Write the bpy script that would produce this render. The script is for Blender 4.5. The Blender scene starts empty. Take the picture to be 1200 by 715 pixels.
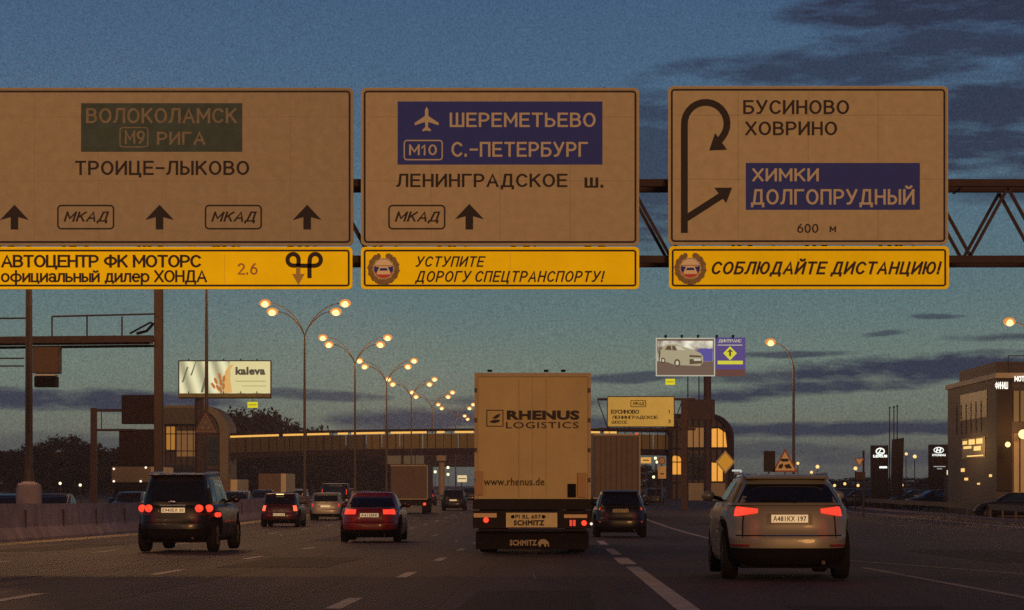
import bpy, bmesh, math, random
from mathutils import Vector, Matrix, noise as mnoise
random.seed(7)
R = math.radians
S = bpy.context.scene
C = S.collection
F, CX, HY, EYE = 3000.0, 650.0, 566.0, 2.0      # focal length in photo pixels, principal column, eye level row, eye height

# ------------------------------------------------------------------ camera
cd = bpy.data.cameras.new('camera'); cam = bpy.data.objects.new('camera', cd); C.objects.link(cam)
cd.sensor_width = 36; cd.lens = 36 * F / 1200.0
cd.shift_x = -(CX - 600) / 1200.0; cd.shift_y = (HY - 357.5) / 1200.0
cd.clip_end = 20000; cd.clip_start = 0.2
cam.location = (0, 0, EYE); cam.rotation_euler = (R(90), 0, 0)
S.camera = cam

# ------------------------------------------------------------------ dusk sky (by direction)
def srgb(r, g, b):
    f = lambda c: (c/255)/12.92 if c/255 <= .04045 else ((c/255+.055)/1.055)**2.4
    return (f(r), f(g), f(b), 1)
wd = bpy.data.worlds.new('World'); S.world = wd; wd.use_nodes = True
nt = wd.node_tree; nt.nodes.clear()
def N(t, **k):
    n = nt.nodes.new(t)
    for a, b in k.items(): setattr(n, a, b)
    return n
def M(op, a, b=None, c=None, clamp=False):
    n = N('ShaderNodeMath', operation=op); n.use_clamp = clamp
    for i, v in enumerate((a, b, c)):
        if v is None: continue
        if isinstance(v, (int, float)): n.inputs[i].default_value = v
        else: nt.links.new(v, n.inputs[i])
    return n.outputs[0]
tc = N('ShaderNodeTexCoord'); sx = N('ShaderNodeSeparateXYZ'); nt.links.new(tc.outputs['Generated'], sx.inputs[0])
hx = M('SQRT', M('ADD', M('MULTIPLY', sx.outputs[0], sx.outputs[0]), M('MULTIPLY', sx.outputs[1], sx.outputs[1])))
v = M('DIVIDE', sx.outputs[2], M('MAXIMUM', hx, .02))
u = M('ARCTAN2', sx.outputs[0], sx.outputs[1])
ramp = N('ShaderNodeValToRGB'); ramp.color_ramp.interpolation = 'LINEAR'
SKY = [(-.02, (30, 24, 30)), (0.0, (88, 90, 86)), (.022, (108, 113, 100)), (.045, (106, 121, 111)), (.075, (87, 112, 116)),
       (.115, (78, 105, 122)), (.155, (70, 97, 122)), (.19, (64, 90, 120)), (.9, (18, 28, 56))]
cr = ramp.color_ramp
vm = M('DIVIDE', M('ADD', v, .02), 1.0)
while len(cr.elements) > 1: cr.elements.remove(cr.elements[-1])
cr.elements[0].position = 0; cr.elements[0].color = srgb(*SKY[0][1])
for p, c_ in SKY[1:]:
    e = cr.elements.new(p + .02); e.color = srgb(*c_)
nt.links.new(vm, ramp.inputs[0])
# clouds: soft streaks at given azimuth / elevation, ragged by stretched noise
cmb = N('ShaderNodeCombineXYZ'); nt.links.new(M('MULTIPLY', u, 14), cmb.inputs[0]); nt.links.new(M('MULTIPLY', v, 90), cmb.inputs[1])
nz = N('ShaderNodeTexNoise'); nz.inputs['Scale'].default_value = 1.0; nz.inputs['Detail'].default_value = 7; nz.inputs['Roughness'].default_value = .62
nt.links.new(cmb.outputs[0], nz.inputs['Vector'])
nA = M('SUBTRACT', nz.outputs[0], .5)
cmb2 = N('ShaderNodeCombineXYZ'); nt.links.new(M('MULTIPLY', u, 45), cmb2.inputs[0]); nt.links.new(M('MULTIPLY', v, 170), cmb2.inputs[1])
nz2 = N('ShaderNodeTexNoise'); nz2.inputs['Scale'].default_value = 1.0; nz2.inputs['Detail'].default_value = 6; nz2.inputs['Roughness'].default_value = .6
nt.links.new(cmb2.outputs[0], nz2.inputs['Vector'])
nB = M('SUBTRACT', nz2.outputs[0], .5)
CL = [(1080, 432, 230, 15, 1.0, -.04), (930, 440, 110, 9, .8, -.03), (940, 457, 150, 10, .95, -.06), (1000, 503, 270, 9, .95, 0), (700, 498, 160, 10, .8, 0),
      (90, 470, 190, 13, .95, .02), (360, 463, 90, 7, .8, .05), (490, 492, 110, 14, .9, 0), (1036, 392, 26, 3.5, .7, -.1), (1160, 398, 70, 5, .75, 0),
      (1095, 373, 30, 3, .7, 0), (930, 416, 75, 4, .8, -.02), (735, 443, 70, 6, .8, -.03), (640, 470, 120, 8, .7, 0), (1120, 536, 200, 10, .5, 0), (860, 528, 160, 10, .5, 0),
      (1150, 14, 230, 30, 1.0, 0), (1000, 84, 220, 20, .85, 0), (1160, 58, 190, 26, .9, 0), (1010, 30, 90, 8, .5, 0), (1165, 130, 160, 34, .95, 0), (1140, 178, 150, 30, .95, 0), (1190, 225, 100, 18, .6, 0),
      (765, 190, 60, 100, .8, 0), (1150, 95, 120, 10, .5, 0), (760, 145, 40, 14, .4, 0), (180, 520, 260, 14, .45, 0), (1300, 60, 200, 60, .8, 0), (-250, 300, 160, 60, .7, 0)]
tot = None
for (px, py, rx, ry, st, sl) in CL:
    u0, v0 = (px-CX)/F, (HY-py)/F
    du = M('MULTIPLY', M('SUBTRACT', u, u0), F/rx)
    dv = M('MULTIPLY', M('SUBTRACT', M('SUBTRACT', v, v0), M('MULTIPLY', M('SUBTRACT', u, u0), -sl)), F/ry)
    d2 = M('ADD', M('MULTIPLY', du, du), M('MULTIPLY', dv, dv))
    d2 = M('ADD', d2, M('MULTIPLY', nA, 2.6)); d2 = M('ADD', d2, M('MULTIPLY', nB, 3.4))
    g = M('MULTIPLY', M('SUBTRACT', 1.0, M('DIVIDE', M('SUBTRACT', d2, .25), 1.2, clamp=True)), st)
    tot = g if tot is None else M('MAXIMUM', tot, g)
mixc = N('ShaderNodeMix', data_type='RGBA'); nt.links.new(M('MULTIPLY', tot, .95), mixc.inputs['Factor'])
nt.links.new(ramp.outputs[0], mixc.inputs['A']); mixc.inputs['B'].default_value = srgb(44, 50, 70)
# fine film grain multiplied into the sky colour
gn = N('ShaderNodeTexNoise'); gn.inputs['Scale'].default_value = 1400; gn.inputs['Detail'].default_value = 1
nt.links.new(tc.outputs['Generated'], gn.inputs['Vector'])
gr = M('ADD', M('MULTIPLY', M('SUBTRACT', gn.outputs[0], .5), .9), 1.0)
vs = N('ShaderNodeVectorMath', operation='SCALE'); nt.links.new(mixc.outputs['Result'], vs.inputs[0]); nt.links.new(gr, vs.inputs['Scale'])
bg = N('ShaderNodeBackground'); nt.links.new(vs.outputs[0], bg.inputs[0]); bg.inputs[1].default_value = 1.08
wo = N('ShaderNodeOutputWorld'); nt.links.new(bg.outputs[0], wo.inputs[0])

# low orange lamp added behind the viewer as front fill on signs and vehicles
sl = bpy.data.lights.new('front_fill_sun', 'SUN'); so = bpy.data.objects.new('front_fill_sun', sl); C.objects.link(so)
sl.energy = 1.88; sl.angle = R(14); sl.color = (1.0, .47, .14)
so.rotation_euler = (R(80), 0, R(14)); so.location = (0, -20, 40)

S.view_settings.view_transform = 'Standard'; S.view_settings.look = 'None'; S.view_settings.gamma = 1; S.view_settings.exposure = 0
S.render.engine = 'CYCLES'
S.cycles.use_denoising = False
S.cycles.light_sampling_threshold = 0.0; S.cycles.max_bounces = 4; S.cycles.diffuse_bounces = 2; S.cycles.glossy_bounces = 3; S.cycles.sample_clamp_indirect = 1; S.cycles.sample_clamp_direct = 1.3

# ------------------------------------------------------------------ materials
MATS = {}
def mat(name, col, rough=.6, metal=0, coat=0, var=0, vs=1.0, emit=None, es=1.0, spec=.5, bump=0, col2=None, stretch=(1, 1, 1)):
    if name in MATS: return MATS[name]
    m = bpy.data.materials.new(name); m.use_nodes = True; t = m.node_tree; b = t.nodes['Principled BSDF']
    b.inputs['Base Color'].default_value = (*col, 1); b.inputs['Roughness'].default_value = rough; b.inputs['Metallic'].default_value = metal
    b.inputs['Coat Weight'].default_value = coat; b.inputs['Coat Roughness'].default_value = .06; b.inputs['Specular IOR Level'].default_value = spec
    if emit:
        b.inputs['Emission Color'].default_value = (*emit, 1); b.inputs['Emission Strength'].default_value = es
    if var or bump:
        tc = t.nodes.new('ShaderNodeTexCoord'); mp = t.nodes.new('ShaderNodeMapping'); mp.inputs['Scale'].default_value = stretch
        t.links.new(tc.outputs['Object'], mp.inputs[0])
        n = t.nodes.new('ShaderNodeTexNoise'); n.inputs['Scale'].default_value = vs; n.inputs['Detail'].default_value = 8; n.inputs['Roughness'].default_value = .65
        t.links.new(mp.outputs[0], n.inputs['Vector'])
        if var:
            r = t.nodes.new('ShaderNodeMapRange'); r.inputs[1].default_value = .3; r.inputs[2].default_value = .7
            t.links.new(n.outputs[0], r.inputs[0])
            mx = t.nodes.new('ShaderNodeMix'); mx.data_type = 'RGBA'; t.links.new(r.outputs[0], mx.inputs['Factor'])
            c2 = col2 or tuple(min(1, c*(1+var)) for c in col); c1 = tuple(c*(1-var) for c in col) if not col2 else col
            mx.inputs['A'].default_value = (*c1, 1); mx.inputs['B'].default_value = (*c2, 1)
            t.links.new(mx.outputs['Result'], b.inputs['Base Color'])
        if bump:
            bp = t.nodes.new('ShaderNodeBump'); bp.inputs['Strength'].default_value = bump; bp.inputs['Distance'].default_value = .02
            t.links.new(n.outputs[0], bp.inputs['Height']); t.links.new(bp.outputs[0], b.inputs['Normal'])
    MATS[name] = m; return m
def glow(name, col, s=1.0):
    m = mat(name, (.02, .02, .02), .5, emit=col, es=s); m.cycles.emission_sampling = 'NONE'; return m

m_asph = mat('asphalt', (.028, .018, .032), .75, var=.6, vs=1.1, stretch=(1, .10, 1), bump=.12, spec=.2)
m_ground = mat('verge', (.030, .028, .024), .95, var=.4, vs=.4)
m_conc = mat('barrier_concrete', (.17, .14, .19), .85, var=.35, vs=1.2, bump=.3, spec=.2)
m_paint = mat('road_paint', (.27, .24, .24), .7, var=.45, vs=4)
m_paintw = mat('worn_road_paint', (.15, .13, .12), .7, var=.6, vs=2)
m_dust_lit = mat('lit_kerb_dust', (.22, .19, .14), .95, var=.3, vs=1.5)  # tan of the lit strip is put into the dust colour
m_white = mat('old_white_sheeting', (.205, .180, .150), .6, var=.13, vs=4.5, stretch=(1, 1, 1))
m_whiteb = mat('old_white_sheeting_brighter', (.285, .25, .18), .6, var=.13, vs=4.5, stretch=(1, 1, 1))
m_yel = mat('yellow_sheeting', (.90, .74, .004), .8, var=.09, vs=1.0, spec=.08)
m_black = mat('sign_black', (.008, .005, .012), .6, spec=.2)
m_brown = mat('sign_dark_print', (.022, .011, .014), .6, spec=.2)
m_blue = mat('sign_blue', (.010, .025, .24), .6, var=.12, vs=3, spec=.2)
m_green = mat('sign_green', (.026, .050, .060), .6, var=.3, vs=3, spec=.2)
m_pale = mat('sign_pale_letters', (.29, .27, .24), .5)
m_palefade = mat('faded_letters', (.11, .095, .085), .6, var=.35, vs=6)
m_steel = mat('painted_gantry_steel', (.026, .013, .018), .7, var=.3, vs=3, spec=.25)
m_galv = mat('galvanised_steel', (.040, .028, .030), .65, var=.25, vs=3, spec=.3)
m_back = mat('aluminium_back', (.12, .11, .11), .5)
m_dark = mat('dark_plastic', (.005, .004, .005), .8, spec=.06)
m_under = mat('underbody', (.004, .003, .004), .95, spec=.1)
m_tyre = mat('tyre_rubber', (.007, .006, .007), .9, spec=.1)
m_rim = mat('wheel_alloy', (.07, .065, .065), .45, metal=.6)
m_glass = mat('car_glass', (.006, .007, .010), .07, spec=.6)
m_plate = mat('number_plate', (.55, .52, .42), .5)
m_chrome = mat('chrome', (.6, .6, .6), .15, metal=1)
g_red = glow('tail_light_glow', (1, .048, .022), 1.2)
g_redhot = glow('brake_light_glow', (1, .11, .04), 1.9)
g_redcore = glow('brake_core', (1, .75, .3), 2)
m_reddim = mat('red_lens', (.12, .006, .008), .3)
g_lamp = glow('sodium_bowl', (1, .66, .27), 1.9)
g_halolamp = glow('sodium_halo', (1, .36, .07), .8)  # glowing head, larger than the bowl, imitates the orange halo
g_lampfar = glow('sodium_bowl_far', (1, .58, .20), 1.5)
g_head = glow('headlight_glow', (1, .95, .62), 2.2)
g_plate = mat('lit_number_plate', (.55, .52, .42), .5, emit=(1, .85, .5), es=.28)

# ------------------------------------------------------------------ mesh helpers
def tag(o, label, cat, group=None, kind=None):
    o['label'] = label; o['category'] = cat
    if group: o['group'] = group
    if kind: o['kind'] = kind
    return o
def thing(name, label, cat, loc=(0, 0, 0), rz=0, group=None):
    o = bpy.data.objects.new(name, None); C.objects.link(o); o.location = loc; o.rotation_euler = (0, 0, rz); o.empty_display_size = .3
    return tag(o, label, cat, group)
def rootloc(p):
    v_ = Vector((0, 0, 0))
    while p is not None: v_ += Vector(p.location); p = p.parent
    return v_
class MB:
    def __init__(s): s.v = []; s.f = []
    def add(s, vs, fs):
        k = len(s.v); s.v += [tuple(p) for p in vs]; s.f += [tuple(i+k for i in f) for f in fs]; return s
    def box(s, a, b):
        x0, y0, z0 = a; x1, y1, z1 = b
        return s.add([(x0,y0,z0),(x1,y0,z0),(x1,y1,z0),(x0,y1,z0),(x0,y0,z1),(x1,y0,z1),(x1,y1,z1),(x0,y1,z1)],
                     [(0,3,2,1),(4,5,6,7),(0,1,5,4),(1,2,6,5),(2,3,7,6),(3,0,4,7)])
    def prism(s, poly, y0, y1):                 # poly in (x,z), extruded along y
        n = len(poly)
        return s.add([(x, y0, z) for x, z in poly]+[(x, y1, z) for x, z in poly],
                     [tuple(range(n)), tuple(range(2*n-1, n-1, -1))]+[(i, i+n, (i+1) % n+n, (i+1) % n) for i in range(n)])
    def prismx(s, poly, x0, x1):                # poly in (y,z), extruded along x
        n = len(poly)
        return s.add([(x0, y, z) for y, z in poly]+[(x1, y, z) for y, z in poly],
                     [tuple(range(n)), tuple(range(2*n-1, n-1, -1))]+[(i, i+n, (i+1) % n+n, (i+1) % n) for i in range(n)])
    def tube(s, pts, r, n=8, cap=True):
        pts = [Vector(p) for p in pts]; rs = r if isinstance(r, (list, tuple)) else [r]*len(pts)
        vs = []; up = None
        for i, p in enumerate(pts):
            d = (pts[min(i+1, len(pts)-1)]-pts[max(i-1, 0)]).normalized()
            if up is None: up = Vector((0, 0, 1)) if abs(d.z) < .9 else Vector((0, 1, 0))
            a = d.cross(up).normalized(); b = a.cross(d).normalized(); up = b
            for k in range(n):
                t = 2*math.pi*k/n+math.pi/n; vs.append(p+(a*math.cos(t)+b*math.sin(t))*rs[i])
        fs = [(i*n+k, i*n+(k+1) % n, (i+1)*n+(k+1) % n, (i+1)*n+k) for i in range(len(pts)-1) for k in range(n)]
        if cap: fs += [tuple(range(n-1, -1, -1)), tuple(range((len(pts)-1)*n, len(pts)*n))]
        return s.add(vs, fs)
    def ringprism(s, outer, inner, y0, y1):     # frame between two loops of equal count
        n = len(outer)
        vs = [(x, y0, z) for x, z in outer]+[(x, y0, z) for x, z in inner]+[(x, y1, z) for x, z in outer]+[(x, y1, z) for x, z in inner]
        fs = []
        for i in range(n):
            j = (i+1) % n
            fs += [(i, j, n+j, n+i), (2*n+i, 3*n+i, 3*n+j, 2*n+j), (i, 2*n+i, 2*n+j, j), (n+i, n+j, 3*n+j, 3*n+i)]
        return s.add(vs, fs)
    def ball(s, c, r, sc=(1, 1, 1), nu=12, nv=7):
        vs = []; fs = []
        for i in range(nv+1):
            ph = math.pi*i/nv
            for k in range(nu):
                t = 2*math.pi*k/nu
                vs.append((c[0]+r*sc[0]*math.sin(ph)*math.cos(t), c[1]+r*sc[1]*math.sin(ph)*math.sin(t), c[2]+r*sc[2]*math.cos(ph)))
        for i in range(nv):
            for k in range(nu): fs.append((i*nu+k, (i+1)*nu+k, (i+1)*nu+(k+1) % nu, i*nu+(k+1) % nu))
        return s.add(vs, fs)
    def each(s, name, m, parent=None, **k):     # one object for every separate piece
        p = list(range(len(s.v)))
        def find(i):
            while p[i] != i: p[i] = p[p[i]]; i = p[i]
            return i
        for f in s.f:
            for i in f[1:]: p[find(i)] = find(f[0])
        gs = {}
        for f in s.f: gs.setdefault(find(f[0]), []).append(f)
        out = []
        for fs in gs.values():
            ids = sorted({i for f in fs for i in f}); ix = {i: n for n, i in enumerate(ids)}
            q = MB(); q.v = [s.v[i] for i in ids]; q.f = [tuple(ix[i] for i in f) for f in fs]; out.append(q.obj(name, m, parent, **k))
        return out
    def obj(s, name, m, parent=None, smooth=False, bevel=0, local=False):
        me = bpy.data.meshes.new(name)
        off = Vector((0, 0, 0)) if (parent is None or local) else rootloc(parent)
        me.from_pydata([(x-off.x, y-off.y, z-off.z) for x, y, z in s.v], [], s.f)
        bm = bmesh.new(); bm.from_mesh(me); bmesh.ops.remove_doubles(bm, verts=bm.verts, dist=1e-5)
        bmesh.ops.recalc_face_normals(bm, faces=bm.faces)
        if bevel: bmesh.ops.bevel(bm, geom=bm.edges[:], offset=bevel, segments=2, affect='EDGES', profile=.5)
        if smooth:
            for f in bm.faces: f.smooth = True
            for e in bm.edges:
                if len(e.link_faces) == 2 and e.calc_face_angle(0) > R(42): e.smooth = False
        bm.to_mesh(me); bm.free(); me.materials.append(m)
        o = bpy.data.objects.new(name, me); C.objects.link(o); o.parent = parent
        return o
def W(px, py, D): return ((px-CX)*D/F, D, EYE+(HY-py)*D/F)
def PXZ(px, py, D): a = W(px, py, D); return (a[0], a[2])
def rr(x0, y0, x1, y1, r, D, k=5):              # rounded rectangle given in photo pixels at distance D -> (x,z) loop
    out = []
    for cx, cy, a0 in ((x1-r, y0+r, 0), (x0+r, y0+r, 90), (x0+r, y1-r, 180), (x1-r, y1-r, 270)):
        for i in range(k+1):
            a = R(a0+90*i/k); out.append(PXZ(cx+r*math.cos(a), cy-r*math.sin(a), D))
    return out
def pbox(b, x0, y0, x1, y1, D, d0, d1):         # a box given by its face at distance D
    p = PXZ(x0, y1, D); q = PXZ(x1, y0, D); return b.box((p[0], d0, p[1]), (q[0], d1, q[1]))
def frame(x0, y0, x1, y1, r, w, D, d0, d1, name, m, parent):
    return MB().ringprism(rr(x0, y0, x1, y1, r, D), rr(x0+w, y0+w, x1-w, y1-w, max(r-w, .3), D), d0, d1).obj(name, m, parent)
def textmesh(body, bold=.02, shear=0, space=1.0):
    c = bpy.data.curves.new('lettering', 'FONT'); c.body = body; c.extrude = .01; c.bevel_depth = max(bold, .004)*1.0; c.bevel_resolution = 0; c.shear = shear; c.space_character = space; c.resolution_u = 3
    o = bpy.data.objects.new('lettering', c); C.objects.link(o)
    bpy.context.view_layer.update()
    me = bpy.data.meshes.new_from_object(o.evaluated_get(bpy.context.evaluated_depsgraph_get()))
    bpy.data.objects.remove(o); bpy.data.curves.remove(c)
    vs = [tuple(q.co) for q in me.vertices]; fs = [tuple(p.vertices) for p in me.polygons]
    bpy.data.meshes.remove(me); return vs, fs
def lettering(body, box, D, y, m, parent, bold=.02, shear=0, space=1.08, thick=.006, name='lettering'):
    """Letters filling a box given in photo pixels at distance D, standing on the plane Y = y, facing the viewer."""
    vs, fs = textmesh(body, bold, shear, space)
    x0 = min(p[0] for p in vs); x1 = max(p[0] for p in vs); y0 = min(p[1] for p in vs); y1 = max(p[1] for p in vs); zm = max(p[2] for p in vs)
    a = PXZ(box[0], box[3], D); b = PXZ(box[2], box[1], D); off = rootloc(parent)
    me = bpy.data.meshes.new(name)
    me.from_pydata([(a[0]+(px-x0)/(x1-x0)*(b[0]-a[0])-off.x, y-pz/zm*thick/2-off.y, a[1]+(py-y0)/(y1-y0)*(b[1]-a[1])-off.z) for px, py, pz in vs], [], fs)
    me.materials.append(m); o = bpy.data.objects.new(name, me); C.objects.link(o); o.parent = parent; return o
def ell(cx, cy, rx, ry, a0=0, a1=360, n=22): return [(cx+rx*math.cos(R(a0+(a1-a0)*k/n)), cy+ry*math.sin(R(a0+(a1-a0)*k/n))) for k in range(n+1)]
def bowl(x0, x1, y0, y1):
    r = min((y1-y0)/2, x1-x0); return [(x0, y1)]+[(x1-r+r*math.cos(R(a)), (y0+y1)/2+(y1-y0)/2*math.sin(R(a))) for a in range(90, -91, -18)]+[(x0, y0)]
GL = {
 'А': (.66, [[(0, 0), (.33, 1), (.66, 0)], [(.11, .32), (.55, .32)]]), 'Б': (.58, [[(.54, 1), (0, 1), (0, 0)], bowl(0, .58, 0, .57)]),
 'В': (.58, [[(0, 0), (0, 1)], bowl(0, .53, .53, 1), bowl(0, .58, 0, .53)]), 'Г': (.50, [[(0, 0), (0, 1), (.5, 1)]]),
 'Д': (.74, [[(0, -.2), (0, 0), (.74, 0), (.74, -.2)], [(.12, 0), (.24, 1), (.62, 1), (.62, 0)]]), 'Е': (.54, [[(.54, 1), (0, 1), (0, 0), (.54, 0)], [(0, .52), (.47, .52)]]),
 'И': (.60, [[(0, 1), (0, 0)], [(0, .03), (.6, .97)], [(.6, 1), (.6, 0)]]), 'Й': (.60, [[(0, 1), (0, 0)], [(0, .03), (.6, .97)], [(.6, 1), (.6, 0)], [(.14, 1.27), (.22, 1.18), (.38, 1.18), (.46, 1.27)]]),
 'К': (.58, [[(0, 0), (0, 1)], [(.56, 1), (.03, .42)], [(.2, .60), (.58, 0)]]), 'Л': (.62, [[(-.03, .02), (.06, .05), (.12, .25), (.18, 1), (.62, 1), (.62, 0)]]),
 'М': (.74, [[(0, 0), (0, 1)], [(0, .98), (.37, .3), (.74, .98)], [(.74, 1), (.74, 0)]]), 'Н': (.58, [[(0, 0), (0, 1)], [(.58, 0), (.58, 1)], [(0, .52), (.58, .52)]]),
 'О': (.68, [ell(.34, .5, .34, .5)]), 'П': (.58, [[(0, 0), (0, 1), (.58, 1), (.58, 0)]]), 'Р': (.56, [[(0, 0), (0, 1)], bowl(0, .56, .44, 1)]),
 'С': (.62, [ell(.34, .5, .34, .5, 42, 318, 18)]), 'Т': (.58, [[(0, 1), (.58, 1)], [(.29, 1), (.29, 0)]]), 'У': (.60, [[(0, 1), (.31, .33)], [(.6, 1), (.27, .18), (.17, .02), (.03, .0)]]),
 'Ф': (.80, [[(.4, -.02), (.4, 1.02)], ell(.4, .52, .4, .33)]), 'Х': (.60, [[(0, 0), (.6, 1)], [(0, 1), (.6, 0)]]), 'Ц': (.66, [[(0, 1), (0, 0), (.66, 0), (.66, -.2)], [(.54, 1), (.54, 0)]]),
 'Ш': (.82, [[(0, 1), (0, 0), (.82, 0), (.82, 1)], [(.41, 1), (.41, 0)]]), 'Ы': (.74, [[(0, 0), (0, 1)], bowl(0, .48, 0, .56), [(.74, 0), (.74, 1)]]), 'Ь': (.55, [[(0, 0), (0, 1)], bowl(0, .55, 0, .56)]),
 'Ю': (.86, [[(0, 0), (0, 1)], [(0, .5), (.26, .5)], ell(.56, .5, .30, .5)]), '–': (.42, [[(0, .48), (.42, .48)]]), '.': (.06, [[(.0, 0), (.0, .08)]]), '!': (.10, [[(.04, 1), (.04, .32)], [(.04, .09), (.04, 0)]]),
 '0': (.56, [ell(.28, .5, .28, .5)]), '1': (.30, [[(0, .74), (.2, 1), (.2, 0)]]), '2': (.52, [ell(.26, .73, .26, .27, 160, -35, 12)+[(0, 0), (.54, 0)]]),
 '3': (.52, [ell(.25, .74, .24, .26, 150, -90, 12), ell(.25, .26, .27, .26, 90, -150, 12)]), '6': (.54, [ell(.27, .31, .27, .31), [(.0, .31), (.1, .72), (.36, 1)]]),
 '9': (.54, [ell(.27, .69, .27, .31), [(.54, .69), (.44, .28), (.18, 0)]]),
 'о': (.54, [ell(.27, .36, .27, .36)]), 'а': (.46, [ell(.21, .2, .21, .2, 0, 360, 14), [(.46, 0), (.46, .5), (.36, .7), (.18, .72), (.03, .62)]]), 'е': (.52, [[(.02, .38), (.52, .38)]+ell(.27, .36, .26, .36, 4, 305, 14)]),
 'р': (.52, [[(0, -.26), (0, .72)], ell(.27, .36, .27, .36)]), 'ф': (.78, [[(.39, -.26), (.39, 1)], ell(.39, .36, .39, .34)]), 'й': (.48, [[(0, .72), (0, 0)], [(0, .02), (.48, .70)], [(.48, .72), (.48, 0)], [(.1, .98), (.18, .9), (.3, .9), (.38, .98)]])}
for _c in 'ицльныдмшктс': GL[_c] = (GL[_c.upper()][0]*.80, [[(x*.80, y*.72) for x, y in p] for p in GL[_c.upper()][1]])
def sign_text(body, box, D, y, m, parent, sw=.13, shear=0, gap=.26, name='lettering'):
    """Road lettering drawn with even strokes, filling a box in photo pixels."""
    st = []; x = 0
    for c_ in body:
        if c_ == ' ': x += .36; continue
        w_, ps = GL[c_]
        for p in ps: st.append([(x+a+(b_*shear), b_) for a, b_ in p])
        x += w_+gap
    pol = []
    for p in st:
        closed = len(p) > 12 and math.dist(p[0], p[-1]) < 1e-6
        q = [Vector(a) for a in p]
        if closed: q = q[:-1]
        n = len(q)
        if not closed:
            d = (q[0]-q[1]).normalized(); q[0] = q[0]+d*sw*.5*(1 if n == 2 or True else 0); d = (q[-1]-q[-2]).normalized(); q[-1] = q[-1]+d*sw*.5
        Ls, Rs = [], []
        for k in range(n):
            a = q[(k-1) % n] if (closed or k > 0) else None; b_ = q[(k+1) % n] if (closed or k < n-1) else None
            d1 = (q[k]-a).normalized() if a is not None else None; d2 = (b_-q[k]).normalized() if b_ is not None else None
            d1 = d1 or d2; d2 = d2 or d1; n1 = Vector((-d1.y, d1.x)); n2 = Vector((-d2.y, d2.x)); mi = n1+n2
            if mi.length < .3: mi = n1; k_ = 1
            else: mi.normalize(); k_ = min(1.6, 1/max(.3, mi.dot(n1)))
            Ls.append(q[k]+mi*sw/2*k_); Rs.append(q[k]-mi*sw/2*k_)
        pol.append((Ls, Rs, closed))
    xs = [v_.x for L_, R_, _ in pol for v_ in L_+R_]; ys_ = [v_.y for L_, R_, _ in pol for v_ in L_+R_]
    fx = lambda v_: box[0]+(v_.x-min(xs))/(max(xs)-min(xs))*(box[2]-box[0]); fy = lambda v_: box[3]-(v_.y-min(ys_))/(max(ys_)-min(ys_))*(box[3]-box[1])
    mb = MB()
    for j, (L_, R_, closed) in enumerate(pol):
        n = len(L_); yo = y-.0006*(j % 5); a = [PXZ(fx(v_), fy(v_), D) for v_ in L_]; b_ = [PXZ(fx(v_), fy(v_), D) for v_ in R_]
        vs = [(p[0], yo, p[1]) for p in a]+[(p[0], yo, p[1]) for p in b_]+[(p[0], y+.004, p[1]) for p in a]+[(p[0], y+.004, p[1]) for p in b_]; fs = []
        for k in range(n if closed else n-1):
            e = (k+1) % n; fs += [(k, e, n+e, n+k), (k, 2*n+k, 2*n+e, e), (n+k, n+e, 3*n+e, 3*n+k)]
        if not closed: fs += [(0, n, 3*n, 2*n), (n-1, 3*n-1, 4*n-1, 2*n-1)]
        mb.add(vs, fs)
    off = rootloc(parent); me = bpy.data.meshes.new(name); me.from_pydata([(x_-off.x, y_-off.y, z_-off.z) for x_, y_, z_ in mb.v], [], mb.f)
    me.materials.append(m); o = bpy.data.objects.new(name, me); C.objects.link(o); o.parent = parent; return o
def stroke(pts, w):                              # flat stroke polygon around a polyline (2d)
    L = []; Rr = []
    for i, p in enumerate(pts):
        a = pts[max(i-1, 0)]; b = pts[min(i+1, len(pts)-1)]
        dx, dy = b[0]-a[0], b[1]-a[1]; l = math.hypot(dx, dy) or 1; nx, ny = -dy/l*w/2, dx/l*w/2
        L.append((p[0]+nx, p[1]+ny)); Rr.append((p[0]-nx, p[1]-ny))
    return L, Rr
def stroke_mb(mb, pts, w, D, y0, y1):
    L, Rr = stroke(pts, w); n = len(pts)
    for i in range(n-1):
        q = [PXZ(*L[i], D), PXZ(*L[i+1], D), PXZ(*Rr[i+1], D), PXZ(*Rr[i], D)]; mb.prism(q, y0, y1)
    return mb
def dup(o, parent=None):
    c = o.copy(); C.objects.link(c); c.parent = parent
    for ch in list(o.children): dup(ch, c)
    return c

# ------------------------------------------------------------------ ground and roads
def zr(y):
    if y < 70: return .95-.0093*y
    if y < 134.5: return .3*((134.5-y)/64.5)**2
    return 0.0
YS = [-260, -120, -60, -30, 0]+list(range(10, 240, 6))+[260, 300, 400, 600, 1000, 2000, 4000, 9000]
def sheet(name, x0, x1, m, dz, ys=YS, nx=1):
    mb = MB()
    xs = [x0+(x1-x0)*i/nx for i in range(nx+1)]
    vs = [(x, y, zr(y)+dz) for y in ys for x in xs]; k = nx+1
    mb.add(vs, [(i*k+j, i*k+j+1, (i+1)*k+j+1, (i+1)*k+j) for i in range(len(ys)-1) for j in range(nx)])
    o = mb.obj(name, m); o['kind'] = 'structure'; return o
sheet('ground', -1500, 1500, m_ground, -.06, [y for y in YS if y < 1500]+[1600])
sheet('road', -15.9, 23.5, m_asph, 0, [y for y in YS if y <= 1000], 1)
sheet('opposite_road', -40, -18.3, m_asph, 0, [y for y in YS if y <= 1000], 1)
def strip(mb, x0, y0, x1, y1, w, dz=.004):
    n = max(1, int(abs(y1-y0)/5)); vs = []
    for i in range(n+1):
        t = i/n; x = x0+(x1-x0)*t; y = y0+(y1-y0)*t; vs += [(x-w/2, y, zr(y)+dz), (x+w/2, y, zr(y)+dz)]
    mb.add(vs, [(2*i, 2*i+1, 2*i+3, 2*i+2) for i in range(n)])
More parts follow.
